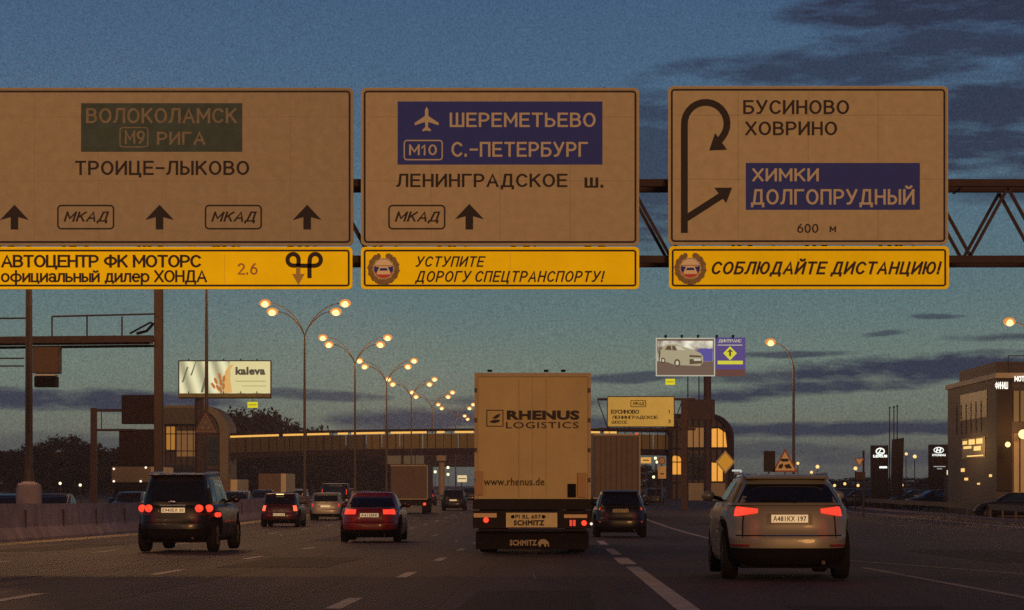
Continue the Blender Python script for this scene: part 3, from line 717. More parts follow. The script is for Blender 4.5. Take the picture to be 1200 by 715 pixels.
    def lineq(q, x0, x1, nm='tailgate_gap'):
        return patch(lower, thx(x0, n), thx(x1, n), q, q+.018, nm, m_dark, .004, 14, 1)
    if detail:
        lineq(.47, -.8, .8)
        for s in (-1, 1):
            MB().tube([(s*hw*.84, L*.62, belt+.05), (s*(hw-.01), L*.62, belt+.09)], .03, 6).obj('mirror_arm', m_dark, t, local=True)
            MB().ball((s*(hw+.045), L*.62, belt+.10), .1, (1.05, .6, .8)).obj('door_mirror', paint, t, smooth=True, local=True)
        MB().tube([(.1, green(-math.pi/2, g0+.02, .02)[1], green(0, g0+.02)[2]), (-.42, green(-math.pi/2, g0+.10, .02)[1], green(0, g0+.10)[2])], .012, 5).obj('wiper', m_dark, t, local=True)
        MB().tube([(hw*.5, -.01, clear+.03), (hw*.5, .18, clear+.03)], .03, 8).obj('exhaust_pipe', m_galv, t, local=True)
        # spoiler lip
        if kind != 'sedan':
            p = MB(); 
            p.add([(x*hw*roofw*.9, y, z) for x in (-1, 1) for (y, z) in ((r1-.10, gz1+.028), (r1-.09, gz1+.002), (r1+.12, gz1-.01), (r1+.14, gz1+.05))], [(0, 1, 2, 3), (7, 6, 5, 4), (0, 4, 5, 1), (1, 5, 6, 2), (2, 6, 7, 3), (3, 7, 4, 0)])
            p.obj('roof_spoiler', paint, t, local=True)
    if third:
        yy = r1-.115 if kind != 'sedan' else r1-.05
        MB().box((-.17, yy, gz1-.005), (.17, yy+.03, gz1+.03)).obj('third_brake_light', g_redcore, t, local=True)
    if rails:
        for s in (-1, 1):
            x = s*hw*roofw*.93; MB().tube([(x, r1+.15, gz1+.01), (x, r1+.3, gz1+.075), (x, f1-.35, gz1+.075), (x, f1-.15, gz1+.01)], .022, 6).obj('roof_rail', m_chrome, t, smooth=True, local=True)
    # plate
    if plate_z:
        qz = (plate_z-zb)/(ztop(.1)-zb); py_ = min(lower(-math.pi/2, qz)[1], lower(-math.pi/2, min(1, qz+.07))[1])-.02
        MB().box((-platew, py_, plate_z-.056), (platew, py_+.015, plate_z+.056)).obj('number_plate', plate_m or g_plate, t, local=True)
        if plate:
            vs, fs = textmesh(plate, .02, 0, 1.1); x0 = min(p[0] for p in vs); x1 = max(p[0] for p in vs); z0 = min(p[1] for p in vs); z1 = max(p[1] for p in vs)
            MB().add([((p[0]-x0)/(x1-x0)*platew*1.8-platew*.9, py_-.002-p[2]*.05, plate_z-.038+(p[1]-z0)/(z1-z0)*.076) for p in vs], fs).obj('plate_number', m_black, [c for c in t.children if c.name.startswith('number_plate')][0], local=True)
    # lights: (side, kind, args)
    for li in (lights or []):
        if li[0] == 'wrap':                       # x fraction inner, how far round the side in metres, z0, z1, material
            _, xf, back, z0, z1, m, nm = li
            q0, q1 = (z0-zb)/(belt-zb), (z1-zb)/(belt-zb)
            aout = -math.asin((max(0., 1-back/(L/2)))**(n/2))
            for s in (-1, 1):
                ain = thx(xf, n)
                a0, a1 = (ain, aout)
                if s < 0: a0, a1 = -math.pi-ain, -math.pi-aout
                patch(lower, a0, a1, q0, q1, nm, m, .014, 10, 3)
        if li[0] == 'patch':                      # one patch in x fractions on the rear
            _, xa, xb, z0, z1, m, nm = li
            for s in (-1, 1):
                patch(lower, thx(xa*s, n), thx(xb*s, n), (z0-zb)/(belt-zb), (z1-zb)/(belt-zb), nm, m, .018, 6, 3)
        if li[0] == 'taper':                      # outer x, inner x, outer z0,z1, inner z0,z1
            _, xa, xb, za0, za1, zb0, zb1, m, nm = li
            Q = lambda z: (z-zb)/(belt-zb)
            for s in (-1, 1):
                patch(lower, 0, 1, 0, 1, nm, m, .018, 8, 3, shape=lambda a, q, s=s: (thx(s*(xa+(xb-xa)*a), n), Q((za0+(zb0-za0)*a)*(1-q)+(za1+(zb1-za1)*a)*q)))
        if li[0] == 'round':
            _, x, z, r, m, nm = li
            for s in (-1, 1):
                yy = lower(thx(min(.95, x/hw), n), (z-zb)/(belt-zb))[1]
                MB().tube([(s*x, yy-.035, z), (s*x, yy-.03, z), (s*x, yy+.08, z)], [r*.8, r, r], 18).obj(nm, m, t, smooth=True, local=True)
        if li[0] == 'pillar':                     # tall light on the cabin corner
            _, z0, z1, m, nm = li
            for s in (-1, 1):
                a0, a1 = thx(.90, gn_), R(-34)
                if s < 0: a0, a1 = -math.pi-a0, -math.pi-a1
                patch(green, a0, a1, (z0-gz0)/(gz1-gz0), (z1-gz0)/(gz1-gz0), nm, m, .012, 6, 4)
    if headlights:
        for s in (-1, 1):
            MB().ball((s*hw*.72, L-.06, .68), .12, (1.4, .5, .8)).obj('headlight', g_head, t, smooth=True, local=True)
    if lights and group == 'cars in the traffic' and D < 150:
        z_ = [li[3] if li[0] in ('wrap', 'patch') else li[2] for li in lights][0]
        for s in (-1, 1):
            l = bpy.data.lights.new('tail_glow', 'POINT'); l.energy = 4 if brake_ else 1.6; l.color = (1, .05, .02); l.shadow_soft_size = .18
            o_ = bpy.data.objects.new('tail_glow', l); C.objects.link(o_); o_.parent = t; o_.location = (s*hw*.85, -.28, z_)
    return t, dict(lower=lower, green=green, patch=patch, thx=thx, gz1=gz1, r1=r1)
def paint(name, col, metal=0, rough=.38): return mat(name, col, rough, metal=metal, coat=.45, spec=.3)
p_black = mat('black_paint', (.006, .005, .009), .4, coat=.2, spec=.3); p_red = paint('red_paint', (.14, .008, .012)); p_darkred = paint('maroon_paint', (.035, .006, .010))
p_silver = paint('silver_paint', (.22, .22, .22), .3); p_beige = paint('beige_paint', (.135, .13, .118), .15, .42); p_grey = paint('grey_paint', (.010, .008, .011)); p_white = paint('white_paint', (.45, .43, .40))
p_blue = paint('dark_blue_paint', (.006, .006, .016))

jeep, J = car('black off-road car with four round red tail lights and roof rails', (205-CX)*59/F, 58.6, -2.5, p_black, L=4.6, Wd=1.86, H=1.83, belt=1.10, clear=.30, kind='suv', wr_=.38,
    plate='Е940ЕА 50', plate_z=.97, rails=True, platew=.27, glasst=(.12, .80), roofw=.74, third=False, rearrake=.38, bumper_dark=.30,
    lights=[('round', .58, 1.01, .088, g_red, 'tail_light'), ('round', .775, 1.01, .085, g_red, 'tail_light'), ('patch', .55, .97, .865, .885, m_reddim, 'reflector')])
MB().box((-.3, .03, 1.065), (.3, .075, 1.10)).obj('tailgate_trim', m_chrome, jeep, local=True)
MB().ball((-.02, .05, 1.16), .05, (1.8, .3, .8)).obj('badge', m_chrome, jeep, smooth=True, local=True)
MB().tube([(.93, .55, .86), (.945, .75, .86)], .06, 8).obj('side_marker', g_red, jeep, local=True)
car('dark red hatchback with three blazing brake lights beside the barrier', (331-CX)*115/F-.05, 114, 0, p_darkred, L=4.2, Wd=1.78, H=1.52, belt=.98, kind='hatch', plate='К271ОР', plate_z=.56, third=True,
    lights=[('wrap', .72, .35, .72, .97, g_redhot, 'brake_light')])
car('silver hatchback with pale bumper glowing in headlights, behind the dark red hatchback', (381-CX)*138/F, 138, 0, p_silver, L=4.2, Wd=1.80, H=1.48, belt=.95, kind='hatch', plate_z=.74,
    lights=[('wrap', .80, .25, .72, .90, g_red, 'tail_light')])
car('dark van with a pale roof edge, beyond the silver hatchback', (391-CX)*165/F, 165, 0, p_grey, L=4.8, Wd=1.9, H=1.98, belt=1.1, kind='suv', rearrake=.15, roofw=.88, lights=[('pillar', 1.25, 1.6, g_red, 'tail_light')])
sed, Sd = car('red sedan with two-part red tail lights in the middle lane', (434-CX)*75/F, 74.5, 0, p_red, L=4.7, Wd=1.82, H=1.47, belt=.97, clear=.20, kind='sedan', plate='А412МК', plate_z=.80, platew=.27, roofw=.70,
    lights=[('wrap', .70, .30, .80, .945, g_red, 'tail_light'), ('patch', .46, .68, .805, .94, g_red, 'tail_light')], bumper_dark=.22)
car('dark hatchback between the tall truck and the beige car', (727-CX)*86/F, 85.5, 0, p_black, L=4.4, Wd=1.82, H=1.58, belt=1.02, kind='hatch', plate='О305ТН', plate_z=.90, plate_m=mat('unlit_plate', (.30, .29, .20), .6), roofw=.72,
    lights=[('wrap', .80, .25, .92, 1.05, g_red, 'tail_light'), ('round', .70, .52, .045, m_reddim, 'reflector')])
bs, B = car('beige off-road car with swept red tail lights, nearest on the slip lane', (926-CX)*36.2/F, 36.2, 0, p_beige, L=4.7, Wd=1.88, H=1.515, belt=1.09, clear=.23, kind='suv', wr_=.36, plate='А481КХ 197', plate_z=.88,
    rails=True, platew=.26, glasst=(.10, .80), roofw=.685, rearrake=.46, bumper_dark=.27,
    lights=[('wrap', .78, .30, .915, 1.05, g_red, 'tail_light'), ('taper', .765, .50, .92, 1.045, .96, 1.02, g_red, 'tail_light'), ('patch', .62, .86, .485, .515, m_reddim, 'reflector')], group='cars in the traffic')
B['patch'](B['lower'], B['thx'](-.42, 4.4), B['thx'](.42, 4.4), .47, .485, 'chrome_strip', m_chrome, .012, 12, 1)
for s in (-1, 1):
    B['patch'](B['lower'], B['thx'](s*.70, 4.4), B['thx'](s*.715, 4.4), .44, .80, 'tailgate_seam', m_dark, .003, 1, 6)
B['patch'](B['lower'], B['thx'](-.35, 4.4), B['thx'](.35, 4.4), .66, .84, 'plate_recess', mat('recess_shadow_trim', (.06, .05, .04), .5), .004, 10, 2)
# far queue
car('small dark car far ahead between box truck and tall truck', (531-CX)*185/F, 185, 0, p_black, L=4.4, H=1.52, kind='hatch', plate_z=.75, lights=[('wrap', .8, .2, .8, .92, m_reddim, 'tail_light')])
car('far dark sedan with one red light, beside the box truck cab', (503-CX)*225/F-.5, 228, 0, p_darkred, L=4.4, H=1.5, kind='sedan', lights=[('wrap', .75, .2, .75, .95, g_red, 'tail_light')])
car('far grey sedan glimpsed by the tall truck edge', (549-CX)*260/F, 262, 0, p_grey, L=4.4, H=1.5, kind='sedan', lights=[('wrap', .75, .2, .75, .95, g_red, 'tail_light')])
car('dark car behind the red sedan roof', (425-CX)*160/F, 158, 0, p_black, L=4.4, H=1.5, kind='sedan', lights=[('wrap', .82, .2, .8, .92, m_reddim, 'tail_light')])
car('far dark hatchback under the footbridge', (478-CX)*290/F, 290, 0, p_grey, L=4.4, H=1.5, kind='hatch', lights=[('wrap', .75, .2, .75, .95, g_red, 'tail_light')])
car('far dark car at the merge by the yellow route board', (768-CX)*230/F, 232, 0, p_black, L=4.4, H=1.5, kind='hatch', lights=[('wrap', .75, .2, .75, .95, m_reddim, 'tail_light')])
for i, (px, D, p, lb) in enumerate(((75, 118, p_black, 'oncoming black car behind the barrier near the thick post'), (160, 150, p_grey, 'oncoming grey car behind the barrier'), (150, 190, p_black, 'oncoming black car under the pale truck'),
        (288, 165, p_grey, 'oncoming grey car seen past the off-road car'), (420, 250, p_black, 'far oncoming black car'), (352, 215, p_silver, 'far oncoming silver car'), (312, 190, p_blue, 'oncoming dark blue car above the dark red hatchback'), (20, 105, p_blue, 'oncoming dark blue car at the picture edge'))):
    X = min((px-CX)*D/F, -20.2)
    car(lb, X, D, 180, p, L=4.4, H=1.5, kind=('sedan', 'hatch')[i % 2], headlights=(i in (1, 3, 4)), detail=False, group='oncoming cars beyond the barrier')

# ------------------------------------------------------------------ trucks
TD = 55.9
tz = zr(TD)
tr = thing('truck', 'tall beige box truck with a logistics logo on its rear doors', 'truck', (0, TD, 0))
m_box = mat('truck_box_beige', (.275, .22, .125), .65, var=.12, vs=1.4, stretch=(1, 1, .8), spec=.25)
m_rearframe = mat('truck_rear_frame', (.17, .13, .10), .5, var=.15, vs=4)
x0, z1 = PXZ(556, 438, TD); x1, z0 = PXZ(692, 585, TD)
b = MB(); b.box((x0+.05, TD+.05, z0), (x1-.05, TD+13.6, z1-.03)); b.obj('cargo_box', m_box, tr, bevel=.02)
b = MB(); pbox(b, 559.6, 441.7, 623.7, 584.7, TD, TD, TD+.06); b.obj('rear_door', m_box, tr)
b = MB(); pbox(b, 623.9, 441.7, 688.9, 584.7, TD, TD, TD+.06); b.obj('rear_door', m_box, tr)
b = MB(); pbox(b, 556, 437, 692.5, 441.5, TD, TD-.03, TD+.1); pbox(b, 556, 441.5, 559.5, 585, TD, TD-.03, TD+.1); pbox(b, 689, 441.5, 692.5, 585, TD, TD-.03, TD+.1); b.obj('rear_frame', m_rearframe, tr)
b = MB()
for px in (569, 611, 636, 680):
    for yy in (449, 512, 566): pass
for px in (574, 640, 660):
    x, z = PXZ(px, 436, TD); b.box((x-.05, TD-.05, z), (x+.05, TD, z+.05))
b.each('marker_lamp', m_dark, tr)
b = MB()
for px in (557.5, 690.5):
    for yy in (455, 490, 525, 560): pbox(b, px-1.5, yy, px+1.5, yy+5, TD, TD-.05, TD-.031)
b.each('door_hinge', m_galv, tr)
b = MB()
for px in (608, 640):
    x, za = PXZ(px, 444, TD); _, zc = PXZ(px, 582, TD); b.tube([(x, TD-.012, za), (x, TD-.012, zc)], .005, 6)
b.each('lock_rod', m_box, tr)
b = MB(); pbox(b, 557, 552, 566, 580, TD, TD-.06, TD-.031); pbox(b, 677, 554, 687, 583, TD, TD-.06, TD-.001); b.each('buffer_plate', mat('orange_brown_plate', (.19, .10, .05), .6), tr)
b = MB(); pbox(b, 665, 567, 675, 583, TD, TD-.02, TD-.001); b.obj('document_box', m_dark, tr)
lettering('RHENUS', (594, 481, 679, 492), TD, TD-.012, m_black, tr, .05, 0, 1.05, name='company_name')
lettering('LOGISTICS', (593, 494.5, 678, 502), TD, TD-.012, m_brown, tr, .008, 0, 1.12, name='company_name')
lettering('www.rhenus.de', (567, 560, 638, 569), TD, TD-.012, m_brown, tr, .01, 0, 1.05, name='web_address')
MB().ringprism([PXZ(a, b_, TD) for a, b_ in ((570, 480.3), (590, 480.3), (590, 500), (570, 500))], [PXZ(a, b_, TD) for a, b_ in ((571, 481.3), (589, 481.3), (589, 499), (571, 499))], TD-.012, TD-.006).obj('logo_frame', m_brown, tr)
b = MB(); b.prism([PXZ(*q, TD) for q in ((577, 490), (581, 486.5), (586.5, 484.5), (585, 488.5), (581, 491))], TD-.012, TD-.006); b.prism([PXZ(*q, TD) for q in ((573, 494.5), (578, 492), (586, 491.8), (585, 494.5), (579, 496))], TD-.012, TD-.006); b.obj('logo_wave', m_black, tr)
# chassis rear
m_chas = mat('chassis_dark', (.010, .007, .010), .8, spec=.15)
b = MB(); pbox(b, 554, 585, 693, 597, TD, TD-.0, TD+1.2); b.obj('rear_sill', m_chas, tr)
b = MB(); pbox(b, 554, 598.5, 693, 619, TD, TD+.06, TD+.25); b.obj('light_bar', m_chas, tr)
b = MB(); pbox(b, 593, 601, 653, 618, TD, TD-.03, TD+.05); pl_ = b.obj('plate_holder', mat('tan_plate_holder', (.30, .25, .15), .5, var=.2, vs=8), tr)
lettering('SCHMITZ', (602, 609.5, 638, 616), TD, TD-.036, m_black, tr, .05, 0, 1.1)
lettering('PI RL 607', (604, 603, 634, 608), TD, TD-.036, m_brown, tr, .03, 0, 1.1)
for (a, c_) in ((601, 6), (637, 6)):
    x, z = PXZ(a, 605.5, TD); MB().tube([(x, TD-.05, z), (x, TD-.03, z)], .04, 10).obj('plate_lamp', m_dark, tr)
b = MB(); pbox(b, 555, 601.5, 582, 606.5, TD, TD+.03, TD+.06); pbox(b, 661, 603, 688, 607, TD, TD+.03, TD+.06); b.each('reflector_strip', mat('reflector_tan', (.30, .20, .12), .4), tr)
for (px, py, r, m) in ((569.5, 609.5, 3.3, g_red), (684.5, 613, 3.3, g_red)):
    x, z = PXZ(px, py, TD); MB().tube([(x, TD-.0, z), (x, TD+.01, z), (x, TD+.06, z)], [r*TD/F*.85, r*TD/F, r*TD/F], 16).obj('tail_light', m, tr, smooth=True)
for dx in (-2, 2):
    b = MB(); pbox(b, 671+dx-1.5, 609.5, 671+dx+1.5, 616.5, TD, TD-.0, TD+.06); b.obj('tail_light', glow('tail_light_dim', (1, .05, .03), .7), tr)
x, z = PXZ(693, 614, TD); MB().ball((x, TD+.05, z), .03).obj('side_marker', glow('marker_white', (1, .8, .7), 1.2), tr)
b = MB(); pbox(b, 560, 620, 688, 622.5, TD, TD+.02, TD+.14); b.obj('underrun_bar', m_chas, tr)
b = MB(); pbox(b, 557, 623, 690, 644, TD, TD+.3, TD+.33); b.obj('mudflap', mat('mudflap_rubber', (.007, .005, .007), .9, spec=.1), tr)
lettering('SCHMITZ', (597, 633, 629, 640), TD, TD+.29, m_rearframe, tr, .05, 0, 1.1)
el = [(630, 640), (630.5, 635.5), (633, 632.8), (637, 632), (640, 633), (643, 636), (643.6, 641), (642.3, 641), (641.5, 637.5), (640, 637.5), (640, 641), (638, 641), (637.6, 638), (634, 638), (633.6, 641), (631.5, 641), (631.2, 638)]
MB().prism([PXZ(*q, TD) for q in el], TD+.29, TD+.296).obj('elephant_badge', m_rearframe, tr)
for yy in (TD+2.2, TD+3.5, TD+4.8):
    for s in (-1, 1):
        for k in (0,):
            xc = -.5+s*1.0; w_ = MB(); w_.tube([(xc-.2, yy, tz+.5), (xc-.17, yy, tz+.5), (xc+.17, yy, tz+.5), (xc+.2, yy, tz+.5)], [.46, .5, .5, .46], 24); w_.obj('wheel', m_tyre, tr, smooth=True)
b = MB(); b.box((-1.5, TD+.3, tz+1.0), (-1.3, TD+13, tz+1.25)); b.box((.3, TD+.3, tz+1.0), (.5, TD+13, tz+1.25)); b.each('chassis_rail', m_chas, tr)
b = MB(); b.prismx([(TD+13.9, tz+.5), (TD+16.0, tz+.5), (TD+16.2, tz+1.3), (TD+15.8, tz+3.4), (TD+15.0, tz+3.75), (TD+13.9, tz+3.7)], -1.7, .72); b.obj('cab', paint('cab_blue', (.02, .03, .07)), tr, bevel=.05)
for yy in (TD+11.8, TD+15.2):
    for s in (-1, 1):
        xc = -.5+s*1.0; MB().tube([(xc-.2, yy, tz+.5), (xc-.17, yy, tz+.5), (xc+.17, yy, tz+.5), (xc+.2, yy, tz+.5)], [.46, .5, .5, .46], 24).obj('wheel', m_tyre, tr, smooth=True)

def box_truck(label, px0, px1, ptop, pbot, D, m, L=7, dirn=1, lights=True, cabm=None, group=None):
    xa, zt_ = PXZ(px0, ptop, D); xb, zb_ = PXZ(px1, pbot, D); g = zr(D); c = (xa+xb)/2
    t = thing('truck', label, 'truck', (c, D, g), 0, group)
    b = MB(); b.box((xa, D, zb_), (xb, D+L, zt_)); b.obj('cargo_box', m, t, bevel=.03)
    b = MB(); hwid = (xb-xa)/2
    b.box((xa+.04, D-.03, zb_+.05), (c-.02, D, zt_-.08)); b.obj('rear_door', m, t)
    b = MB(); b.box((c+.02, D-.03, zb_+.05), (xb-.04, D, zt_-.08)); b.obj('rear_door', m, t)
    b = MB(); b.box((xa, D-.05, zb_-.03), (xb, D+.1, zb_+.04)); b.box((xa, D-.05, zt_-.07), (xb, D+.02, zt_+.01)); b.box((xb-.04, D-.05, zb_), (xb+.02, D+.02, zt_)); b.obj('rear_frame', m_rearframe, t)
    b = MB(); b.box((c-.4, D+.3, g+.55), (c+.4, D+L, zb_-.03)); b.box((xa+.1, D+.1, zb_-.35), (xb-.1, D+.2, zb_-.1)); b.obj('chassis', m_chas, t)
    b = MB(); b.prismx([(D+L+.15, g+.5), (D+L+1.9, g+.5), (D+L+2.0, g+1.2), (D+L+1.6, g+2.4), (D+L+.15, g+2.5)], xa+.1, xb-.1); b.obj('cab', cabm or m_chas, t, bevel=.04)
    for yy in (D+1.4, D+L+1.0):
        for s in (-1, 1):
            xc = c+s*(hwid-.25); MB().tube([(xc-.16, yy, g+.45), (xc+.16, yy, g+.45)], .45, 20).obj('wheel', m_tyre, t, smooth=True)
    if lights:
        for s in (-1, 1): MB().tube([(c+s*(hwid-.2), D+.02, zb_-.32), (c+s*(hwid-.2), D+.1, zb_-.32)], .10, 12).obj('tail_light', g_red, t)
    return t
box_truck('brown box truck ahead of the red sedan', 457.5, 501, 545, 585, 166, mat('brown_box', (.055, .032, .032), .7, var=.2, vs=2), L=6)
ct = box_truck('long curtain-sided truck beyond the dark hatchback, under the pale route board', 695, 750, 509, 584, 142, mat('dusty_curtain', (.055, .036, .036), .7, var=.25, vs=1.2), L=13, lights=False)
b = MB(); D_ = 142
for k in range(9):
    px = 697+k*6.2; pbox(b, px, 512, px+.8, 582, D_, D_-.06, D_-.031)
b.obj('door_ribs', mat('rib_dark', (.03, .02, .02), .7), ct)
x, z = PXZ(746, 508.5, D_); MB().ball((x, D_-.03, z), .06, (1.5, .6, .8)).obj('top_marker', g_red, ct)
# oncoming light truck with four marker lamps
ot = thing('truck', 'oncoming pale flat-fronted truck with lamps at its corners behind the barrier', 'truck', W(155, 585, 170))
b = MB(); pbox(b, 131, 547, 176, 565, 170, 170, 178); b.obj('cargo_box', mat('pale_box', (.10, .072, .055), .6, var=.1, vs=1), ot)
b = MB(); pbox(b, 176.1, 547, 182, 566, 170, 170.1, 178); b.obj('side_wall', m_whiteb, ot)
b = MB(); pbox(b, 132, 566, 176, 590, 170, 170.4, 172.3); b.obj('cab', m_chas, ot, bevel=.05)
for px, py in ((133.5, 549.5), (171, 548), (133.5, 564), (165, 564)):
    x, z = PXZ(px, py, 170); MB().ball((x, 169.95, z), .075).each('marker_lamp', glow('marker_pink', (1, .75, .6), 1.5), ot)
b = MB(); b.tube([(W(140, 590, 170)[0], 170.8, .45), (W(143, 590, 170)[0]+.1, 170.8, .45)], .45, 16); b.tube([(W(166, 590, 170)[0], 170.8, .45), (W(169, 590, 170)[0], 170.8, .45)], .45, 16); b.obj('wheel', m_tyre, ot)
for (xa, xb, xw, D, lb) in ((303, 329, 335, 200, 'far oncoming brown truck with one pale side, above the dark red hatchback'), (240, 270, 278, 190, 'oncoming truck with a pale side strip beside the off-road car')):
    t2 = thing('truck', lb, 'truck', W((xa+xb)/2, 595, D)); tp = 555 if xa > 300 else 562
    b = MB(); pbox(b, xa, tp, xb, 578, D, D, D+7); b.obj('cargo_box', mat('brown_box', (.1, .06, .06)), t2)
    b = MB(); pbox(b, xb+.1, tp, xw, 577, D, D+.05, D+7); b.obj('side_wall', m_whiteb, t2)
    b = MB(); pbox(b, xa+1, 578.1, xb, 594, D, D+.3, D+2); b.obj('cab', m_chas, t2)

# ------------------------------------------------------------------ footbridge with stair towers
BD = 330.0
m_br = mat('bridge_steel', (.014, .008, .013), .85, var=.2, vs=.6, spec=.1)
m_pan = mat('bridge_cladding_glow', (.020, .012, .009), .6, var=.3, vs=.5, emit=(1, .42, .07), es=.045, spec=.2)  # weak emission in the cladding imitates the warm lit panels
m_pan0 = mat('bridge_cladding_faint_glow', (.014, .009, .009), .6, var=.3, vs=.5, emit=(1, .42, .07), es=.012, spec=.2)  # fainter copy of the cladding glow for the dark end
g_strip = glow('strip_light', (1, .52, .10), .95)
fb = thing('footbridge', 'long covered footbridge over the road with a glowing light strip', 'footbridge', (0, BD, 0))
def arch(px): return -.6*((px-600)/320.0)**2*(9.1/9.1)
def bseg(mb, pa, pb, ya, yb, d0, d1):
    n_ = max(1, int((pb-pa)/20))
    for i in range(n_):
        a = pa+(pb-pa)*i/n_; b_ = pa+(pb-pa)*(i+1)/n_; xa, xb = W(a, 0, BD)[0], W(b_, 0, BD)[0]
        za, zb_ = PXZ(0, ya, BD)[1], PXZ(0, yb, BD)[1]
        mb.add([(x, y, z+arch(p)) for (x, p) in ((xa, a), (xb, b_)) for y in (d0, d1) for z in (za, zb_)], [(0, 1, 3, 2), (4, 6, 7, 5), (0, 4, 5, 1), (2, 3, 7, 6), (1, 5, 7, 3), (0, 2, 6, 4)])
    return mb
bseg(MB(), 262, 806, 502, 504.5, BD-.5, BD+3.6).obj('roof', m_br, fb)
bseg(MB(), 262, 806, 525, 532, BD-.3, BD+3.4).obj('deck', m_br, fb)
k = 268
while k < 800:
    w = 18+((k*7) % 5)*3
    bseg(MB(), k, min(k+w-1.2, 804), 508, 525, BD-.05, BD+.05).obj('side_panel', m_pan if k > 420 else m_pan0, fb); k += w
for (a, c_) in ((270, 327), (332, 358), (360, 386), (396, 408), (412, 451), (458, 500), (512, 521), (533, 555), (560, 610), (620, 690), (692, 703), (708, 723)):
    bseg(MB(), a, c_, 505, 507.3, BD-.35, BD-.2).obj('strip_light', g_strip, fb)
b = MB(); k = 268
while k < 804: bseg(b, k, k+.9, 504, 526, BD-.12, BD-.05); k += 9.3
b.obj('mullions', m_br, fb)
b = MB()
for px in (517, 640): 
    x = W(px, 0, BD)[0]; z = PXZ(0, 533.4, BD)[1]+arch(px); b.tube([(x, BD+1.5, 0), (x, BD+1.5, z-.5)], .42, 12); b.box((x-.6, BD+.1, z-.7), (x+.6, BD+3, z))
b.each('pier', mat('pier_concrete', (.15, .12, .10), .8, var=.15, vs=.5), fb)
b = MB()
m_wall = mat('tower_wall', (.030, .020, .020), .8, var=.2, vs=.4)
g_win = mat('lit_stair_glass', (.2, .12, .04), .4, emit=(1, .44, .055), es=.7)
g_win2 = mat('dim_stair_glass', (.08, .05, .03), .4, emit=(1, .5, .15), es=.10, var=.3, vs=.8)
def arch_poly(x0, y0, x1, y1, r, D, flip=False):
    pts = [(x0, y1), (x0, y0)]
    for i in range(9):
        a = R(90-90*i/8); pts.append((x1-r+r*math.cos(a), y0+r-r*math.sin(a)))
    pts.append((x1, y1))
    if flip: pts = [(x0+x1-p, q) for p, q in reversed(pts)]
    return [PXZ(p, q, D) for p, q in pts]
def ztower(poly):  # drop the foot to the ground
    return [(x, z if z > 2 else 0) for x, z in poly]
TW = BD-2
t1 = thing('stair_tower', 'rounded glazed stair tower with a pale rim under the bread billboard', 'stair tower', (W(229, 0, TW)[0], TW, 0))
MB().prism(ztower(arch_poly(190, 477, 262, 640, 30, TW)), TW+.3, TW+8).obj('wall', m_wall, t1)
o_ = ztower(arch_poly(190, 475, 268, 640, 32, TW)); i_ = ztower(arch_poly(193, 479, 258, 640, 28, TW))
MB().ringprism(o_, [(a, max(0, c)) for a, c in i_], TW-.5, TW+8.2).obj('rim_arch', mat('pale_rim', (.085, .07, .05), .7, var=.2, vs=.5), t1)
for (a, c_, y0, y1, m) in ((194, 205, 500, 527, mat('amber_stair_glass', (.1, .06, .02), .4, emit=(1, .42, .05), es=.32)), (207, 229, 505, 535, g_win2), (235, 256, 512, 545, m_glass), (196, 226, 545, 590, m_glass)):
    b = MB(); pbox(b, a, y0, c_, y1, TW, TW+.15, TW+.29); b.obj('window', m, t1)
b = MB(); 
for px in (194, 199.5, 205, 212, 219, 226, 233): pbox(b, px, 484, px+.8, 592, TW, TW+.02, TW+.14)
for py in (508, 528, 550): pbox(b, 191, py, 257, py+1, TW, TW+.0, TW+.12)
b.obj('glazing_bars', m_br, t1)
b = MB(); pbox(b, 189, 478, 232, 497, TW, TW-1.2, TW-.7); b.obj('canopy', mat('olive_canopy', (.028, .022, .014), .7), t1)
t2 = thing('stair_tower', 'rounded dark stair tower with glowing yellow windows below the car billboard', 'stair tower', (W(830, 0, TW)[0], TW, 0))
MB().prism(ztower(arch_poly(786, 487, 858, 640, 26, TW)), TW+.3, TW+8).obj('wall', m_wall, t2)
o_ = ztower(arch_poly(784, 485, 860, 640, 28, TW)); i_ = ztower(arch_poly(788, 489, 853, 640, 22, TW))
MB().ringprism(o_, [(a, max(0, c)) for a, c in i_], TW-.4, TW+8.2).obj('rim_arch', m_br, t2)
for (poly, m) in (([(829, 524), (829, 503), (842, 502), (850, 507), (852, 524)], g_win), ([(828, 564), (828, 545), (834, 542), (841, 543), (847, 549), (847, 564)], g_win), ([(785, 556), (785, 538), (790, 534), (796, 535), (800, 540), (800, 556)], g_win), ([(806, 524), (806, 500), (826, 500), (826, 524)], g_win2), ([(806, 562), (806, 530), (825, 530), (825, 562)], m_glass)):
    MB().prism([PXZ(*q, TW) for q in poly], TW+.1, TW+.28).obj('window', m, t2)
b = MB()
for px in (787, 793, 799, 805, 812, 819, 826, 833, 840, 847): pbox(b, px, 492, px+1, 590, TW, TW-.05, TW+.08)
for py in (500, 525, 541, 565): pbox(b, 786, py, 854, py+1.1, TW, TW-.1, TW+.06)
b.obj('glazing_bars', m_br, t2)
bw = thing('concrete_wall', 'low grey concrete wall at the foot of the dark stair tower', 'wall', W(828, 587, 300))
b = MB(); pbox(b, 807, 566, 850, 587, 295, 295, 296); b.obj('panel', mat('grey_render', (.16, .14, .11), .9, var=.15, vs=.5), bw)
# road overpass far behind
ov = thing('road_overpass', 'dark road overpass far behind the footbridge', 'overpass', (-30, 560, 0))
b = MB(); b.box((-260, 560, 5.6), (15, 575, 7.6)); b.obj('deck', m_br, ov)
b = MB(); b.box((-260, 560-.2, 7.6), (15, 560, 8.7)); b.obj('parapet', m_br, ov)
for X in (-110, -78, -46, -14, 12):
    b = MB(); b.tube([(X, 567, 0), (X, 567, 5.6)], .8, 12); b.obj('pier', m_br, ov)

